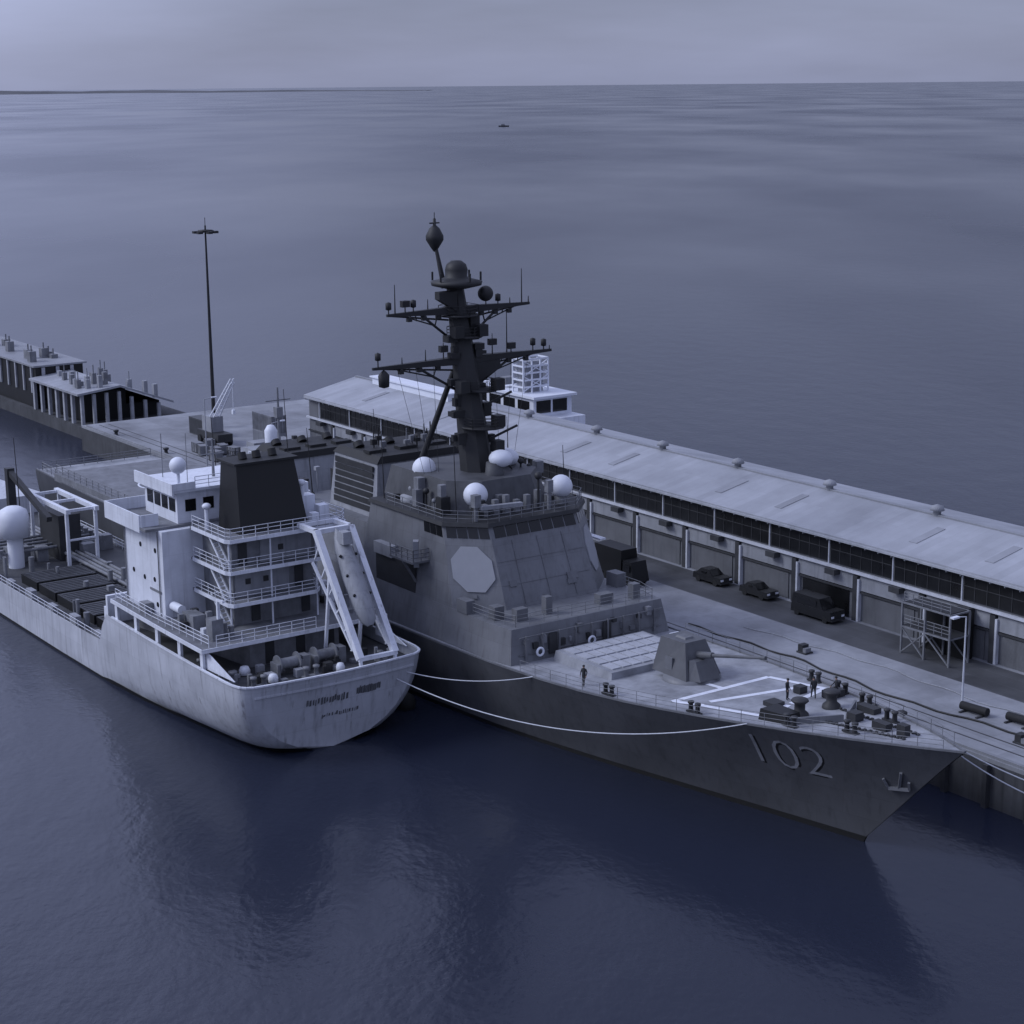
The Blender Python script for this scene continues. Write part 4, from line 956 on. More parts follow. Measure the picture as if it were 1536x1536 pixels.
# roof with low pitch, eaves overhanging
mb = MB(); e0, rg, e1 = (SQ - .35, 12.1), (SQ + 8.6, 13.95), (SQ + 17.6, 12.1); th = .22
mb.prism([(e0[0], e0[1]), (rg[0], rg[1])], 0, [(e0[0], e0[1]), (rg[0], rg[1])], 0) if False else None
def slab(a, b):
    mb.poly8([(S0 - .4, a[0], a[1] - th), (S1, a[0], a[1] - th), (S1, b[0], b[1] - th), (S0 - .4, b[0], b[1] - th), (S0 - .4, a[0], a[1]), (S1, a[0], a[1]), (S1, b[0], b[1]), (S0 - .4, b[0], b[1])])
slab(e0, rg); slab(rg, e1); roof = sh.part('roof', mb, 'roof')
mb = MB()
for s in (S0, S1 - .2): mb._add([(s, SQ + .3, 12.0), (s, SQ + 17, 12.), (s, SQ + 8.6, 13.72), (s + .2, SQ + .3, 12.), (s + .2, SQ + 17, 12.), (s + .2, SQ + 8.6, 13.72)], [[0, 1, 2], [5, 4, 3], [0, 2, 5, 3], [2, 1, 4, 5]])
sh.part('gable', mb, 'shedwall')
mb = MB(); mb.box(S0, S1, SQ - .55, SQ - .36, 11.72, 11.92)
k = 0
while S0 + k * 1.724 < S1: mb.box(S0 + k * 1.724, S0 + k * 1.724 + .09, SQ - .36, SQ + .29, 11.5, 11.86); k += 1
sh.part('gutter', mb, 'post', roof)
mb = MB(); mb.box(-228, -208, SQ + 7.6, SQ + 9.6, 13.7, 14.7); mb.box(-228.3, -207.7, SQ + 7.3, SQ + 9.9, 14.703, 14.9); sh.part('roof_vent', mb, 'radome', roof)
rr_ = random.Random(4)
for k in range(13):
    s = S0 + 30 + k * 13.4 + rr_.random() * 3; mb = MB(); mb.lathe((s, SQ + 8.6, 13.7), [(.4, 0), (.4, .7), (.75, .75), (.6, 1.15), (.01, 1.35)], 12); sh.part('turbine_vent', mb, 'roof2', roof)
for k in range(18):
    s = S0 + 12 + k * 9.4; mb = MB(); w_ = 1.02
    if k % 3 == 1: continue
    zz = lambda q: 12.1 + (q - SQ + .35) / 8.95 * 1.85 + .012
    a_, b_ = SQ + 2.2, SQ + 6.2
    mb.poly8([(s, a_, zz(a_)), (s + w_, a_, zz(a_)), (s + w_, b_, zz(b_)), (s, b_, zz(b_)), (s, a_, zz(a_) + .05), (s + w_, a_, zz(a_) + .05), (s + w_, b_, zz(b_) + .05), (s, b_, zz(b_) + .05)]); sh.part('roof_light', mb, 'roof2', roof)
mb = MB(); mb.box(S0 - .3, S1, SQ + 8.35, SQ + 8.85, 13.93, 14.06); sh.part('ridge_cap', mb, 'roof2', roof)
nb = int((S1 - S0) / B)
for k in range(nb):
    sp = -109.9 - B * 15 + B * k + 0.0
    if sp < S0 + 1 or sp + B > S1: continue
    mb = MB(); mb.box(sp + .12, sp + B - .12, SQ + .2, SQ + .299, 9.2, 11.8); win = sh.part('window', mb, 'band')
    mb = MB()
    for j in range(1, 6): mb.box(sp + j * B / 6 - .03, sp + j * B / 6 + .03, SQ + .15, SQ + .199, 9.2, 11.8)
    mb.box(sp + .12, sp + B - .12, SQ + .16, SQ + .198, 10.5, 10.56); sh.part('window_bar', mb, 'column', win)
    mb = MB(); mb.tube((sp, SQ + .08, 8.95), (sp, SQ + .08, 11.8), .085, n=8); sh.part('downpipe', mb, 'upright')
    # lower bay: pale upper panel, roller door, dark column in mid bay
    c = sp + 4.0
    mb = MB(); mb.box(c + .35, c + B - .55, SQ + .1, SQ + .299, 7.15, 8.65); sh.part('wall_panel', mb, 'panel', wall)
    mb = MB(); mb.box(c - .42, c + .18, SQ - .15, SQ + .295, QH + .005, 8.6); col_ = sh.part('column', mb, 'column', wall)
    mb = MB(); mb.box(c + .182, c + .42, SQ - .14, SQ + .295, QH + .005, 8.3); sh.part('column_flange', mb, 'upright', col_)
    mb = MB(); mb.box(c + .9, c + B - 1.2, SQ + .2, SQ + .299, QH + .005, 6.75)
    sh.part('roller_door', mb, 'band' if k in (12, 6) else 'door', wall)
    mb = MB(); mb.box(sp + .25, sp + 1.6, SQ - .75, SQ + .1, 8.2, 8.75); sh.part('lamp_hood', mb, 'column', wall)
mb = MB(); mb.box(S0, S1, SQ - .25, SQ + .1, 8.8, 9.05); sh.part('beam', mb, 'upright', wall)
mb = MB(); mb.box(S0, S1, SQ + .05, SQ + .298, 6.86, 7.05); sh.part('door_rail', mb, 'column', wall)

# ---- shed across the dock beyond the pier end
w2 = Thing('wharf_shed', 'dark open fronted wharf shed with pale columns beyond the end of the pier', 'shed', (-300, 113, 0))
mb = MB(); mb.box(-282.4, -420, 112.4, 132, -2, 2.0); w2.part('wharf_base', mb, 'face')
mb = MB(); mb.box(-286, -304, 114.6, 122, 2.003, 7.0); mb.box(-286, -304, 122.003, 128, 2.003, 4.4); w2.part('wall', mb, 'black')
for q in (112.9, 115.0, 117.2, 119.4, 121.6, 124.0, 126.4): 
    mb = MB(); mb.box(-283.0, -283.55, q, q + .5, 2.0, 7.1 if q < 121 else (6.0 - (q - 121.6) * .32)); w2.part('column', mb, 'post')
for a in range(6):
    s = -286.4 - a * 3.4; mb = MB(); mb.box(s, s - .7, 112.7, 113.2, 2.0, 7.1); w2.part('column', mb, 'post')
mb = MB(); mb.poly8([(-282.4, 112.1, 7.1), (-282.4, 119.6, 7.9), (-304, 119.6, 7.9), (-304, 112.1, 7.1), (-282.4, 112.1, 7.45), (-282.4, 119.6, 8.25), (-304, 119.6, 8.25), (-304, 112.1, 7.45)])
mb.poly8([(-282.4, 119.603, 7.9), (-282.4, 129, 4.3), (-304, 129, 4.3), (-304, 119.603, 7.9), (-282.4, 119.603, 8.25), (-282.4, 129, 4.65), (-304, 129, 4.65), (-304, 119.603, 8.25)])
r2 = w2.part('roof', mb, 'roof')
mb = MB(); mb.box(-304.003, -400, 113.4, 122, 2.003, 9.2); ub = w2.part('upper_block', mb, 'black')
mb = MB(); mb.box(-303.6, -401, 112.9, 122.6, 9.203, 9.5); w2.part('upper_roof', mb, 'roof2', ub)
for k in range(3):
    mb = MB(); mb.box(-303.9, -303.7, 114.4 + k * 2.6, 115 + k * 2.6, 7.6, 9.1); w2.part('column', mb, 'post')
for k in range(6):
    s = -305.4 - k * 3.8; mb = MB(); mb.box(s, s - .5, 113.1, 113.396, 4.6, 9.1); w2.part('column', mb, 'post')
rv = random.Random(11)
for k in range(22):
    s = -284 - rv.random() * 19; q = 114 + rv.random() * 13; z = 7.6 + (q - 112) * .1 if q < 119.6 else 8.2 - (q - 119.6) * .38; hh = .5 + rv.random() * 1.5; mb = MB(); mb.box(s - .4, s + .4, q - .35, q + .35, z - .3, z + hh)
    if rv.random() < .5: mb.tube((s, q, z + hh), (s, q, z + hh + 1.4), .1, n=6)
    w2.part('roof_vent', mb, 'tgrey' if rv.random() < .6 else 'panel', r2)
for k in range(9):
    s = -306 - rv.random() * 30; q = 114.5 + rv.random() * 7; hh = .6 + rv.random() * 1.3; mb = MB(); mb.box(s - .7, s + .7, q - .6, q + .6, 9.503, 9.5 + hh); mb.tube((s, q, 9.5 + hh), (s, q, 9.5 + hh + 1.), .14, n=6); w2.part('roof_vent', mb, 'tgrey', ub)

# ---- white vessel berthed behind the shed
wv = Thing('ferry', 'white vessel with boxy wheelhouse and tower berthed behind the shed roof', 'vessel', (-208, 154, 0))
mb = MB(); mb.prism([(-180, 154), (-188, 150.4), (-236, 150.4), (-236, 158), (-188, 158)], -1, [(-178, 154), (-187, 150), (-237, 150), (-237, 158.4), (-187, 158.4)], 4.2); wv.part('hull', mb, 'white')
mb = MB(); mb.box(-206, -230, 150.6, 157.8, 4.203, 9.8); wv.part('saloon', mb, 'white')
mb = MB(); mb.box(-209, -224.5, 150.8, 157.6, 9.803, 12.4); fwh = wv.part('wheelhouse', mb, 'radome')
mb = MB()
for k in range(4): mb.box(-210 - k * 3.6, -212.8 - k * 3.6, 150.72, 150.797, 10.2, 11.9)
for q in (151.3, 154.2): mb.box(-208.997, -208.92, q, q + 2.5, 10.2, 12.0)
parts(wv, 'window', mb, 'glass', fwh)
mb = MB(); mb.box(-208.2, -225.5, 150.3, 158, 12.403, 12.75); wv.part('wheelhouse_roof', mb, 'radome', fwh)
mb = MB()
for s in (-212, -214.6):
    for q in (151.2, 152.7, 154.2, 155.6): mb.beam((s, q, 12.75), (s, q, 17.6), .2)
for h in (13.6, 14.6, 15.6, 16.6, 17.6):
    for s in (-212, -214.6): mb.beam((s, 151.2, h), (s, 155.6, h), .14, .24)
    for q in (151.2, 155.6): mb.beam((-212, q, h), (-214.6, q, h), .14, .24)
for a, b in ((13, 15.2), (15.2, 17.4)): mb.beam((-212, 151.2, a), (-212, 155.6, b), .12); mb.beam((-212, 155.6, a), (-212, 151.2, b), .12)
wv.part('lattice_tower', mb, 'radome')
mb = MB(); mb.box(-212.5, -214.2, 151.8, 155, 12.76, 17.2); wv.part('screen_panel', mb, 'panel')
mb = MB(); mb.tube((-216, 153, 13.2), (-216, 153, 16.4), .12); mb.tube((-215.2, 153, 14.6), (-218, 154, 15.4), .1); mb.box(-217.6, -219, 152, 154, 13.25, 14.3); wv.part('deck_gear', mb, 'tgrey')

# ---- tall lighting mast on the pier
lm = Thing('lighting_mast', 'tall thin lighting mast with a ring of floodlights rising behind the ships', 'light mast', (-259, 125, QH))
mb = MB(); mb.tube((-259, 125, QH), (-259, 125, 35.4), .34, .13, 10); mb.lathe((-259, 125, QH), [(.8, 0), (.8, .5), (.4, .7), (.01, .7)], 12); lm.part('pole', mb, 'mast')
mb = MB(); mb.lathe((-259, 125, 34.4), [(.2, 0), (1.15, .1), (1.15, .3), (.2, .4)], 14); rgm = lm.part('lamp_ring', mb, 'mast')
for k in range(6):
    t = k * math.pi / 3; mb = MB(); mb.box(-259 + 1.5 * math.cos(t) - .38, -259 + 1.5 * math.cos(t) + .38, 125 + 1.5 * math.sin(t) - .38, 125 + 1.5 * math.sin(t) + .38, 34.2, 34.55); lm.part('floodlight', mb, 'mast', rgm)
mb = MB(); mb.tube((-259, 125, 35.4), (-259, 125, 36.6), .05); lm.part('lightning_rod', mb, 'mast')

# ---- cargo gear on the far part of the pier
def container(label, s, q, h, m, rot90=False):
    c = Thing('container', label, 'container', (s, q, h), 'shipping containers on the far pier'); L_, W_ = (2.4, 6.1) if rot90 else (6.1, 2.4)
    mb = MB(); mb.box(s - L_/2, s + L_/2, q - W_/2, q + W_/2, h + .003, h + 2.59); c.part('body', mb, m)
    mb = MB()
    if not rot90:
        for k in range(20): mb.box(s - L_/2 + .15 + k * .3, s - L_/2 + .27 + k * .3, q - W_/2 - .04, q - W_/2 - .002, h + .15, h + 2.45)
    else:
        for k in range(20): mb.box(s - W_*0 - L_/2 - .04, s - L_/2 - .002, q - W_/2 + .15 + k * .3, q - W_/2 + .27 + k * .3, h + .15, h + 2.45)
    c.part('corrugation', mb, m)
    mb = MB()
    for e in (-1, 1): mb.box(s + L_/2 + .002, s + L_/2 + .05, q + e * W_ * .24 - .04, q + e * W_ * .24 + .04, h + .1, h + 2.5)
    c.part('locking_bar', mb, 'post')
container('dark container standing alone near the pier end beside the lighting mast', -254, 121, QH, 'shade')
container('pale container on the pier, lower one of the pair stacked by the shed end', -238.5, 124, QH, 'panel')
container('dark grey container stacked on top of the pale container by the shed end', -238.5, 124, QH + 2.6, 'tgrey')
container('black container on the pier closest to the tanker funnel', -226, 117, QH, 'black')
container('pale container turned across the pier in front of the shed end', -232, 120.5, QH, 'panel', True)
container('grey container between the black container and the shed wall', -224, 124.2, QH, 'tgrey')
cr_ = Thing('cargo_crate', 'weathered grey crate in the loose rows of crates on the far pier', 'crate', (-242, 114, QH), 'crates in rows on the far pier')
mb = MB(); mb.box(-242.9, -241.1, 113.4, 114.6, QH + .15, QH + 1.5); cr_.part('body', mb, 'tgrey')
mb = MB()
for e in (-.7, 0, .7): mb.box(-242 + e - .07, -242 + e + .07, 113.36, 113.398, QH + .15, QH + 1.5)
mb.box(-242.9, -241.1, 113.5, 113.7, QH + .004, QH + .148); mb.box(-242.9, -241.1, 114.3, 114.5, QH + .004, QH + .148); cr_.part('batten', mb, 'column')
for k_, (s, q) in enumerate(((-239.5, 113.6), (-237, 114.4), (-234.6, 113.2), (-238.4, 116.2), (-235.6, 116.6), (-243, 116.4), (-221, 113), (-218.6, 113.6), (-216, 112.8), (-219.5, 116), (-214, 115.6), (-211, 113.4), (-208.4, 114.2), (-206, 112.9))): dup(cr_.root, (s, q, QH), cr_.root['label'], .1 * ((k_ * 7) % 5 - 2))
hc_ = Thing('harbour_crane', 'white lattice mobile crane on the far pier with its jib lowered', 'crane', (-246, 119, QH))
mb = MB(); mb.box(-250, -243, 117.8, 120.2, QH + .7, QH + 1.9)
cb_ = hc_.part('carrier', mb, 'dark')
for s in (-249, -247, -245.6, -244):
    for q in (117.8, 120.2): mb = MB(); mb.tube((s, q - .2, QH + .6), (s, q + .2, QH + .6), .6, n=14); hc_.part('wheel', mb, 'tyre', cb_)
mb = MB(); mb.box(-248.6, -245.6, 118, 120, QH + 1.903, QH + 4.2); hc_.part('cab', mb, 'panel')
mb = MB()
for e in (-.5, .5):
    mb.beam((-247, 119 + e, QH + 4), (-240, 119 + e * .5, QH + 10.6), .16); mb.beam((-246.4, 119 + e, QH + 3.4), (-239.9, 119 + e * .5, QH + 10.), .16)
for k in range(9):
    u = k / 8; a_ = Vector((-247 + 7 * u, 119 - .5 + .25 * u, QH + 4 + 6.6 * u)); b_ = Vector((-246.4 + 6.5 * u, 119 + .5 - .25 * u, QH + 3.4 + 6.6 * u)); mb.beam(a_, b_, .1)
mb.tube((-240, 119, QH + 10.3), (-240, 119, QH + 6), .05); mb.box(-240.25, -239.75, 118.8, 119.2, QH + 5.4, QH + 6)
hc_.part('jib', mb, 'radome')
for i_, (s, q, hh, lab) in enumerate(((-232, 110.6, 9.5, 'slim pier lamp post at the quay edge, further of the two behind the tanker bridge'), (-212, 110.6, 9.0, 'slim pier lamp post at the quay edge, nearer of the two behind the tanker funnel'))):
    lp_ = Thing('lamp_post', lab, 'lamp post', (s, q, QH)); mb = MB(); mb.tube((s, q, QH), (s, q, QH + hh), .11, .07); mb.tube((s, q, QH + hh), (s, q + 1.5, QH + hh + .2), .06); lp_.part('post', mb, 'post')
    mb = MB(); mb.box(s - .15, s + .15, q + 1.1, q + 1.9, QH + hh + .1, QH + hh + .25); lp_.part('lamp_head', mb, 'radome')
lp_ = Thing('lamp_post', 'slim lamp post on the pale quay beyond the warship bow', 'lamp post', (-100.3, 117.6, QH)); mb = MB(); mb.tube((-100.3, 117.6, QH), (-100.3, 117.6, QH + 7.6), .1, .06); mb.tube((-100.3, 117.6, QH + 7.6), (-100.3, 116.4, QH + 7.8), .05); lp_.part('post', mb, 'upright')
mb = MB(); mb.box(-100.5, -100.1, 115.8, 116.6, QH + 7.7, QH + 7.85); lp_.part('lamp_head', mb, 'radome')
def hose(label, pts, r, m):
    mb = MB(); P_ = []
    for (a_, b_), (c_, d_) in zip(pts, pts[1:]):
        for k in range(10):
            u = k / 10; P_.append((a_ + (c_ - a_) * u, b_ + (d_ - b_) * u + .25 * math.sin((a_ + (c_ - a_) * u) * .9), QH + r + .003))
    mb.line(P_, r, 6); single('hose', label, 'hose', mb, m, (pts[0][0], pts[0][1], QH))
hose('long dark hose snaking along the quay beside the warship foredeck', [(-132, 113.8), (-118, 114.6), (-104, 113.6), (-90, 115.2), (-76, 114.2)], .09, 'black')
hose('pale shore cable lying on the quay nearer the shed road', [(-128, 117.8), (-112, 119.2), (-98, 118.6), (-84, 120.2), (-74, 119.2)], .05, 'panel')
for k_, (s, q, lab) in enumerate(((-90.5, 113.6, 'low dark pallet of stores on the quay by the bow, nearest the water edge'), (-88.2, 118.4, 'low dark pallet of stores on the quay by the bow, nearer the shed'), (-118.5, 116.6, 'low dark pallet of stores on the quay level with the gun'))):
    pa = Thing('pallet', lab, 'pallet', (s, q, QH)); mb = MB(); mb.box(s - .6, s + .6, q - .5, q + .5, QH + .1, QH + .15)
    for e in (-.45, 0, .45): mb.box(s - .6, s + .6, q + e - .05, q + e + .05, QH + .004, QH + .098)
    pa.part('base', mb, 'column'); mb = MB(); mb.box(s - .5, s + .1, q - .4, q + .4, QH + .153, QH + .8); pa.part('carton', mb, 'dark'); mb = MB(); mb.box(s + .14, s + .52, q - .4, q + .3, QH + .153, QH + .55); pa.part('carton', mb, 'tgrey')
fk = Thing('forklift', 'small dark forklift on the pier between the containers and the quay edge', 'forklift', (-229, 113.4, QH))
mb = MB(); mb.box(-230.2, -228.2, 112.8, 114, QH + .35, QH + 1.3); mb.box(-230.3, -229.4, 112.8, 114, QH + 1.303, QH + 1.6); fk.part('body', mb, 'dark')
mb = MB()
for s in (-229.9, -228.5):
    for q in (112.9, 113.9): mb.beam((s, q, QH + 1.3), (s, q, QH + 2.3), .08)
mb.box(-230, -228.4, 112.8, 114, QH + 2.3, QH + 2.38); fk.part('cage', mb, 'dark')
mb = MB()
for q in (113.1, 113.7): mb.beam((-228.05, q, QH + .1), (-228.05, q, QH + 2.9), .12); mb.box(-228, -226.9, q - .06, q + .06, QH + .12, QH + .18)
fk.part('mast', mb, 'column')
for s in (-229.8, -228.5):
    for q in (112.75, 114.05): mb = MB(); mb.tube((s, q - .12, QH + .36), (s, q + .12, QH + .36), .36, n=12); fk.part('wheel', mb, 'tyre')

# ---- stair tower by the shed
st = Thing('gangway_tower', 'open steel gangway tower with cross bracing standing against the shed wall', 'gangway tower', (-110, 125, QH))
mb = MB()
for s in (-113.2, -110.4, -107.4):
    for q in (123.8, 126.4): mb.beam((s, q, QH), (s, q, 8.9), .16)
for q in (123.8, 126.4):
    for h in (6.6, 8.9): mb.beam((-113.2, q, h), (-107.4, q, h), .14)
    mb.beam((-110.4, q, 4.1), (-113.2, q, 6.5), .11); mb.beam((-113.2, q, 4.1), (-110.4, q, 6.5), .11); mb.beam((-110.4, q, 6.5), (-107.4, q, 4.1), .11)
for s in (-113.2, -107.4): mb.beam((s, 123.8, 8.9), (s, 126.4, 8.9), .14); mb.beam((s, 123.8, 6.6), (s, 126.4, 6.6), .14)
st.part('frame', mb, 'tgrey')
mb = MB(); mb.box(-113.2, -107.4, 123.9, 126.3, 6.62, 6.72); mb.box(-113, -107.6, 124, 126.2, 8.92, 9.); st.part('platform', mb, 'column')
mb = MB(); mb.rail([(-113.1, 123.9, 6.72), (-107.5, 123.9, 6.72)], 1.0, 1.0, .04); mb.rail([(-113.1, 123.9, 9.), (-107.5, 123.9, 9.)], .9, 1.2, .04); st.part('guard_rail', mb, 'tgrey')
mb = MB(); mb.box(-112.8, -108, 126.6, 127.7, QH + .01, 8.5); st.part('back_screen', mb, 'black')

# ---- vehicles and loose gear on the apron
def vehicle(name, label, cat, s, q, L, Wd, Hh, van):
    v = Thing(name, label, cat, (s, q, QH), 'vehicles parked along the shed wall'); z = QH + .32
    mb = MB(); mb.prism([(s - L/2, q - Wd/2), (s + L/2, q - Wd/2), (s + L/2, q + Wd/2), (s - L/2, q + Wd/2)], z, [(s - L/2 + .05, q - Wd/2 + .04), (s + L/2 - .08, q - Wd/2 + .04), (s + L/2 - .08, q + Wd/2 - .04), (s - L/2 + .05, q + Wd/2 - .04)], z + Hh * .42)
    c0, c1 = (-L/2 + .05, L/2 - 1.2) if van else (-L/2 + .5, L/2 - 1.4); r = .1 if van else .6
    zc = z + Hh * .42 + .002
    mb.prism([(s + c0, q - Wd/2 + .06), (s + c1, q - Wd/2 + .06), (s + c1, q + Wd/2 - .06), (s + c0, q + Wd/2 - .06)], zc, [(s + c0 + r, q - Wd/2 + .2), (s + c1 - .7, q - Wd/2 + .2), (s + c1 - .7, q + Wd/2 - .2), (s + c0 + r, q + Wd/2 - .2)], z + Hh - .3)
    body = v.part('body', mb, 'car')
    mb = MB(); mb.box(s + c0 + .8, s + c1 - .9, q - Wd/2 + .06, q - Wd/2 + .115, zc + .1, z + Hh - .55); v.part('window', mb, 'glass', body)
    mb = MB(); zt = z + Hh - .35; x0_, x1_ = s + c1 + .02, s + c1 - .66
    mb.poly8([(x0_, q - Wd/2 + .15, zc + .05), (x0_ + .03, q - Wd/2 + .15, zc + .05), (x0_ + .03, q + Wd/2 - .15, zc + .05), (x0_, q + Wd/2 - .15, zc + .05), (x1_, q - Wd/2 + .25, zt), (x1_ + .03, q - Wd/2 + .25, zt), (x1_ + .03, q + Wd/2 - .25, zt), (x1_, q + Wd/2 - .25, zt)]); v.part('windscreen', mb, 'glass', body)
    for b in (-Wd/2 + .3, Wd/2 - .3):
        mb = MB(); mb.box(s + L/2 - .06, s + L/2 + .02, q + b - .18, q + b + .18, z + .3, z + .5); v.part('headlight', mb, 'radome', body)
    mb = MB(); mb.box(s + L/2 - .02, s + L/2 + .09, q - Wd/2 + .05, q + Wd/2 - .05, z - .02, z + .16); v.part('bumper', mb, 'dark', body)
    for a in (-L/2 + .85, L/2 - .85):
        for b in (-Wd/2 + .1, Wd/2 - .1):
            mb = MB(); mb.tube((s + a, q + b - .11, QH + .34), (s + a, q + b + .11, QH + .34), .34, n=14); v.part('wheel', mb, 'tyre')
vehicle('van', 'dark van parked by the shed wall, longest of the parked vehicles', 'van', -126.2, 125.8, 5.6, 2.0, 2.2, True)
vehicle('car', 'dark car parked on the apron nearest the bridge of the warship', 'car', -142.4, 126.2, 4.4, 1.8, 1.5, False)
vehicle('car', 'dark car parked on the apron between the van and another car', 'car', -135.4, 126.4, 4.2, 1.75, 1.45, False)
tr = Thing('truck', 'black covered truck standing on the quay beside the warship bridge', 'truck', (-150, 119, QH))
mb = MB(); mb.prism([(-152.4, 117.8), (-147.6, 117.8), (-147.6, 120.2), (-152.4, 120.2)], QH + .9, [(-152.3, 117.95), (-147.7, 117.95), (-147.7, 120.05), (-152.3, 120.05)], QH + 3.7); tr.part('cargo_cover', mb, 'black')
mb = MB(); mb.poly8([(-147.5, 117.9, QH + .5), (-145.6, 117.9, QH + .5), (-145.6, 120.1, QH + .5), (-147.5, 120.1, QH + .5), (-147.5, 118, QH + 2.7), (-146.1, 118, QH + 2.7), (-146.1, 120, QH + 2.7), (-147.5, 120, QH + 2.7)]); cab = tr.part('cab', mb, 'car')
mb = MB(); mb.box(-147.2, -146.2, 117.84, 117.9, QH + 1.6, QH + 2.3); tr.part('window', mb, 'glass', cab)
mb = MB(); mb.box(-152.4, -146, 118.4, 119.6, QH + .5, QH + .86); tr.part('chassis', mb, 'dark')
for s in (-151.4, -150.2, -146.6):
    for q in (117.95, 120.05):
        mb = MB(); mb.tube((s, q - .16, QH + .5), (s, q + .16, QH + .5), .5, n=16); tr.part('wheel', mb, 'tyre')
for s, q, L, lab in ((-97.6, 115.9, 2.6, 'dark rubber cylinder fender lying on the pale quay, further from the camera'), (-93.6, 116.9, 2.4, 'dark rubber cylinder fender lying on the pale quay, nearer the right edge')):
    f_ = Thing('stored_fender', lab, 'fender', (s, q, QH)); mb = MB(); mb.tube((s - L/2, q, QH + .47), (s + L/2, q + .25, QH + .47), .36, n=18); f_.part('cylinder', mb, 'tyre')
    mb = MB(); 
    for e in (-.9, .9): mb.box(s + e - .1, s + e + .1, q - .7, q + .9, QH + .002, QH + .12)
    f_.part('bearer', mb, 'column')

# ================================================================== MOORING LINES
def rope(name, label, p, q, sag, r=.05, grp=None):
    mb = MB(); p = Vector(p); q = Vector(q); n = 28; pts = []
    for k in range(n + 1):
        t = k / n; v = p.lerp(q, t); v.z -= sag * 4 * t * (1 - t); pts.append(v)
    mb.line(pts, r, 5); return single(name, label, 'rope', mb, 'rope', tuple(p), grp)
rope('mooring_line', 'long pale mooring line sagging from the tanker stern to the warship foredeck', (-132.4, 80.0, 5.2), (-97.4, 90.0, 8.75), 2.6, .055)
rope('mooring_line', 'short pale mooring line from the tanker quarter to the warship side', (-132.6, 80.9, 5.6), (-120.3, 86.7, 7.1), .7, .05)
for i, (p, q, sg) in enumerate((((-84.5, 97.2, 9.7), (-72, 109.8, 4.5), 1.2), ((-83.4, 96.6, 9.6), (-72.2, 109.7, 4.5), 2.0))):
    rope('mooring_line', 'pale bow line running from the warship stem to the quay', p, q, sg, .05, 'bow lines of the warship')
rope('mooring_line', 'pale line from the foredeck of the warship across to a quay bollard', (-103, 103.2, 8.2), (-118, 109.8, 4.7), .4, .05)

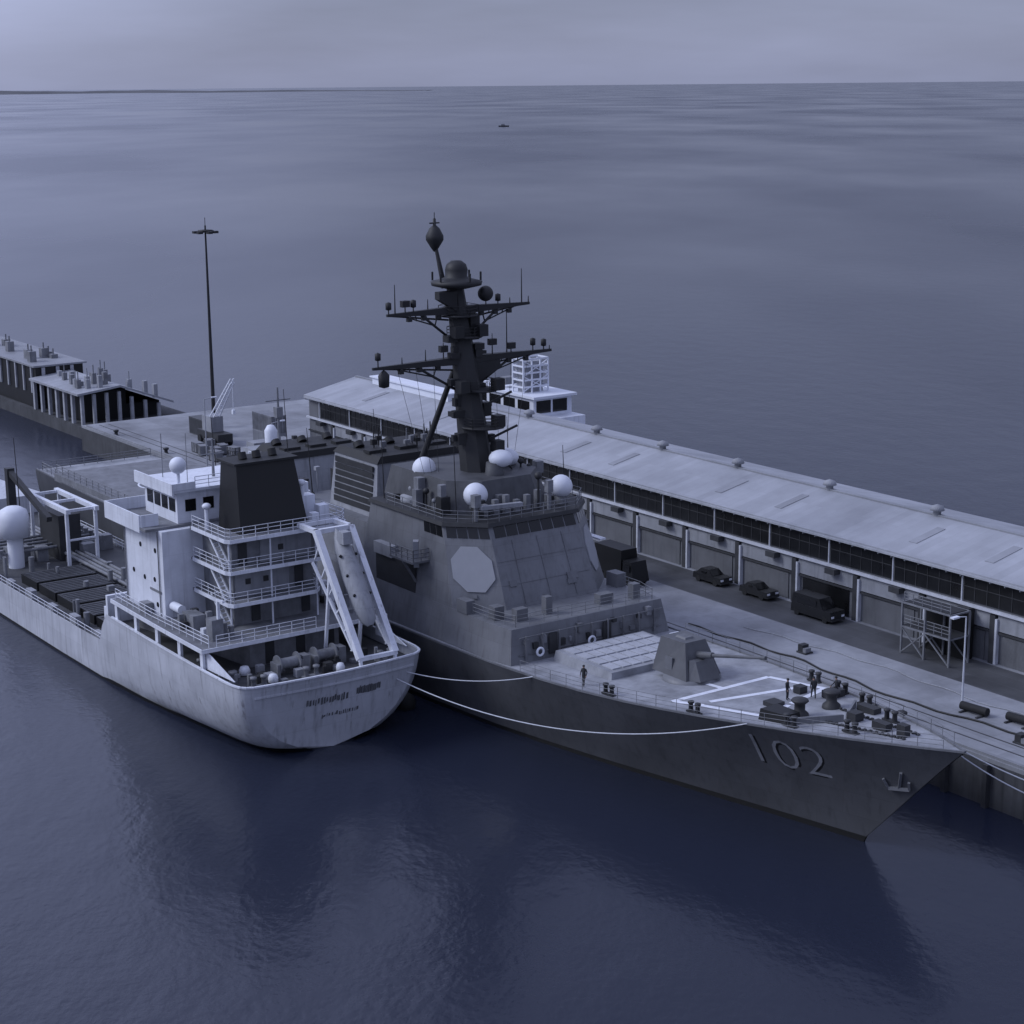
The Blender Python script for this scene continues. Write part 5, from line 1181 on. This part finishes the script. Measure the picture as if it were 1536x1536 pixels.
# ================================================================== PEOPLE
def person(label, s, q, h, face, pose=0, grp=None, light=False):
    ca, sa = math.cos(face), math.sin(face)
    def P(f, l, z): return (f * ca - l * sa, f * sa + l * ca, z)
    J = {'pel': P(0, 0, .95), 'waist': P(0, 0, 1.1), 'chest': P(.02, 0, 1.33), 'neck': P(.02, 0, 1.5), 'head': P(.04, 0, 1.62), 'crown': P(.03, 0, 1.74)}
    rad = {'pel': .15, 'waist': .135, 'chest': .165, 'neck': .06, 'head': .1, 'crown': .08}
    E_ = [('pel', 'waist'), ('waist', 'chest'), ('chest', 'neck'), ('neck', 'head'), ('head', 'crown')]
    for nm, l in (('l', 1), ('r', -1)):
        st = .12 * pose * l
        J['hip' + nm] = P(0, .1 * l, .88); J['knee' + nm] = P(st + .03, .11 * l, .5); J['ank' + nm] = P(st * 1.4, .12 * l, .09); J['toe' + nm] = P(st * 1.4 + .17, .13 * l, .05)
        el = .1 if pose == 2 else 0
        J['sho' + nm] = P(0, .19 * l, 1.42); J['elb' + nm] = P(-.02 + el - st * .5, .26 * l, 1.15); J['wri' + nm] = P(.1 + el * 2 - st * .5, .25 * l, .93); J['han' + nm] = P(.14 + el * 2 - st * .5, .245 * l, .82)
        rad.update({'hip' + nm: .105, 'knee' + nm: .07, 'ank' + nm: .05, 'toe' + nm: .045, 'sho' + nm: .075, 'elb' + nm: .05, 'wri' + nm: .036, 'han' + nm: .042})
        E_ += [('pel', 'hip' + nm), ('hip' + nm, 'knee' + nm), ('knee' + nm, 'ank' + nm), ('ank' + nm, 'toe' + nm), ('chest', 'sho' + nm), ('sho' + nm, 'elb' + nm), ('elb' + nm, 'wri' + nm), ('wri' + nm, 'han' + nm)]
        for fi in range(5):    # four fingers and a thumb
            f = 'f%d%s' % (fi, nm); b = J['han' + nm]; sp = (fi - 1.5) * .018 if fi < 4 else 0
            c = Vector(P(sp + (.05 if fi == 4 else .01), -.02 * l, 0)); J[f] = (b[0] + c.x, b[1] + c.y, b[2] - (.09 - .012 * abs(fi - 1) if fi < 4 else .03)); rad[f] = .011; E_.append(('han' + nm, f))
    keys = list(J); me = bpy.data.meshes.new('person'); me.from_pydata([J[k] for k in keys], [(keys.index(a), keys.index(b)) for a, b in E_], [])
    ob = bpy.data.objects.new('tmp', me); COL.objects.link(ob); ob.modifiers.new('s', 'SKIN'); sub = ob.modifiers.new('d', 'SUBSURF'); sub.levels = 1; sub.render_levels = 1
    sv = me.skin_vertices[0].data
    for i, k in enumerate(keys): sv[i].radius = (rad[k], rad[k]); sv[i].use_root = (k == 'pel')
    dg = bpy.context.evaluated_depsgraph_get(); m3 = bpy.data.meshes.new_from_object(ob.evaluated_get(dg)); bpy.data.objects.remove(ob)
    m3.name = 'person'; m3.materials.clear(); m3.materials.append(M['cloth']); m3.materials.append(M['skin'])
    for p in m3.polygons:
        p.use_smooth = True; z = p.center.z; rr = math.hypot(p.center.x, p.center.y)
        if z > 1.53 or (z < .9 and rr > .2 and z > .6 and abs(-p.center.x * sa + p.center.y * ca) > .19): p.material_index = 1
    o = bpy.data.objects.new('person', m3); COL.objects.link(o); o.matrix_world = Matrix.Translation(W(s, q, h)) @ Matrix.Rotation(TH, 4, 'Z')
    o['label'] = label; o['category'] = 'person'
    if grp: o['group'] = grp
    c = MB(); hc = J['crown']; c.lathe((hc[0] + s, hc[1] + q, h + 1.68), [(.112, 0), (.115, .05), (.08, .11), (.01, .13)], 14)
    hat = c.build('cap', 'cloth', None, (s, q, h), o)
G = 'sailors standing on the warship foredeck'
person('sailor in dark clothes alone at the warship deck edge beside the launcher block', -115.6, 88.4, D(-115.6), -1.2, 1, G)
person('sailor in dark clothes on the forecastle, left of the group by the capstan', -100.6, 97.2, D(-100.6), .4, 0, G)
person('sailor in dark clothes on the forecastle, middle of the group by the capstan', -99.4, 98.9, D(-99.4), 2.6, 1, G)
person('sailor in dark clothes on the forecastle, right of the group by the capstan', -98.2, 100.2, D(-98.2), -2.4, 2, G)

# ================================================================== SMALL BOAT FAR OUT
p0 = Vector((-7, 2568, 0)); bs, bq = p0.dot(AX), p0.dot(NX)
bo = Thing('motor_boat', 'tiny dark motor boat far out on the open water', 'boat', (bs, bq, 0))
def brot(x, y): # boat lies across the view
    v = Vector((x, y, 0)); return bs + v.dot(AX), bq + v.dot(NX)
mb = MB(); mb.prism([brot(-6.5, -1.6), brot(4, -1.7), brot(7.2, 0), brot(4, 1.7), brot(-6.5, 1.6)], -.5, [brot(-6.6, -2), brot(4.2, -2.1), brot(8.2, 0), brot(4.2, 2.1), brot(-6.6, 2)], 1.6); bo.part('hull', mb, 'dark')
mb = MB(); mb.prism([brot(-3, -1.4), brot(2.4, -1.4), brot(2.4, 1.4), brot(-3, 1.4)], 1.603, [brot(-2.6, -1.2), brot(1.6, -1.2), brot(1.6, 1.2), brot(-2.6, 1.2)], 3.6); bo.part('cabin', mb, 'tgrey')

# ================================================================== SKY AND SUN
SUN_EL = R(38); sun_dir = Vector((-.9, -.05, 0)).normalized() * math.cos(SUN_EL) + Vector((0, 0, math.sin(SUN_EL)))
w = bpy.data.worlds.new('World'); SC.world = w; w.use_nodes = True
nt = w.node_tree; N = nt.nodes; L = nt.links; bg = N['Background']
sky = N.new('ShaderNodeTexSky'); sky.sky_type = 'NISHITA'; sky.sun_disc = False; sky.sun_elevation = SUN_EL; sky.sun_rotation = math.atan2(sun_dir.x, sun_dir.y)
tc = N.new('ShaderNodeTexCoord'); sx = N.new('ShaderNodeSeparateXYZ'); L.new(tc.outputs['Generated'], sx.inputs[0])
mp = N.new('ShaderNodeMapping'); mp.inputs['Scale'].default_value = (1.2, 1.2, 7); L.new(tc.outputs['Generated'], mp.inputs['Vector'])
cl = N.new('ShaderNodeTexNoise'); cl.inputs['Scale'].default_value = 2.2; cl.inputs['Detail'].default_value = 5; cl.inputs['Roughness'].default_value = .55; L.new(mp.outputs[0], cl.inputs['Vector'])
cr = N.new('ShaderNodeMapRange'); cr.inputs['From Min'].default_value = .3; cr.inputs['From Max'].default_value = .7; cr.inputs['To Min'].default_value = .82; cr.inputs['To Max'].default_value = 1.2; L.new(cl.outputs['Fac'], cr.inputs['Value'])
el = N.new('ShaderNodeMapRange'); el.inputs['From Min'].default_value = 0; el.inputs['From Max'].default_value = .9; el.inputs['To Min'].default_value = 1.; el.inputs['To Max'].default_value = 1.5; L.new(sx.outputs['Z'], el.inputs['Value'])
mm = N.new('ShaderNodeMath'); mm.operation = 'MULTIPLY'; L.new(cr.outputs[0], mm.inputs[0]); L.new(el.outputs[0], mm.inputs[1])
dv_ = N.new('ShaderNodeVectorMath'); dv_.operation = 'DOT_PRODUCT'; dv_.inputs[1].default_value = sun_dir; L.new(tc.outputs['Generated'], dv_.inputs[0])
gl = N.new('ShaderNodeMapRange'); gl.inputs['From Min'].default_value = .2; gl.inputs['From Max'].default_value = 1; gl.inputs['To Min'].default_value = 1; gl.inputs['To Max'].default_value = 1.7; L.new(dv_.outputs['Value'], gl.inputs['Value'])
m2_ = N.new('ShaderNodeMath'); m2_.operation = 'MULTIPLY'; L.new(mm.outputs[0], m2_.inputs[0]); L.new(gl.outputs[0], m2_.inputs[1])
# a bright break in the cloud, low and to the left of the view
bd_ = Vector((-.36, .86, .37)).normalized()
db = N.new('ShaderNodeVectorMath'); db.operation = 'DOT_PRODUCT'; db.inputs[1].default_value = bd_; L.new(tc.outputs['Generated'], db.inputs[0])
gb = N.new('ShaderNodeMapRange'); gb.interpolation_type = 'SMOOTHSTEP'; gb.inputs['From Min'].default_value = .90; gb.inputs['From Max'].default_value = 1; gb.inputs['To Min'].default_value = 1; gb.inputs['To Max'].default_value = 2.1; L.new(db.outputs['Value'], gb.inputs['Value'])
m3_ = N.new('ShaderNodeMath'); m3_.operation = 'MULTIPLY'; L.new(m2_.outputs[0], m3_.inputs[0]); L.new(gb.outputs[0], m3_.inputs[1]); m2_ = m3_
cv = N.new('ShaderNodeVectorMath'); cv.operation = 'SCALE'; cv.inputs[0].default_value = (2.25, 2.5, 3.85); L.new(m2_.outputs[0], cv.inputs['Scale'])
mx = N.new('ShaderNodeMix'); mx.data_type = 'RGBA'; mx.inputs['Factor'].default_value = .9; L.new(sky.outputs[0], mx.inputs['A']); L.new(cv.outputs[0], mx.inputs['B'])
L.new(mx.outputs['Result'], bg.inputs['Color']); bg.inputs['Strength'].default_value = .1
sl = bpy.data.lights.new('sun', 'SUN'); sl.energy = 1.4; sl.angle = R(22); sl.color = (.86, .90, 1.0)
so = bpy.data.objects.new('sun', sl); COL.objects.link(so); so.rotation_euler = sun_dir.to_track_quat('Z', 'Y').to_euler()

# ================================================================== CAMERA
H = 56.; F = 2750.; roll = .0091; P_ = math.atan((768 - 127) / F)
fw = Vector((0, math.cos(P_), -math.sin(P_))); rt = Vector((1, 0, 0)); dn = Vector((0, -math.sin(P_), -math.cos(P_)))
Rx = rt * math.cos(roll) + dn * math.sin(roll); Dx = dn * math.cos(roll) - rt * math.sin(roll)
cam = bpy.data.cameras.new('camera'); cam.lens = F / 1536 * 36; cam.sensor_width = 36; cam.clip_start = 1; cam.clip_end = 200000
co = bpy.data.objects.new('camera', cam); COL.objects.link(co)
mw = Matrix.Identity(4)
for i, v in enumerate((Rx, -Dx, -fw)):
    for j in range(3): mw[j][i] = v[j]
mw.translation = Vector((0, 0, H)); co.matrix_world = mw; SC.camera = co
vs_ = SC.view_settings; vs_.view_transform = 'Standard'; vs_.look = 'None'; vs_.exposure = .2; vs_.gamma = 1; vs_.use_curve_mapping = False
SC.render.resolution_x = SC.render.resolution_y = 1024
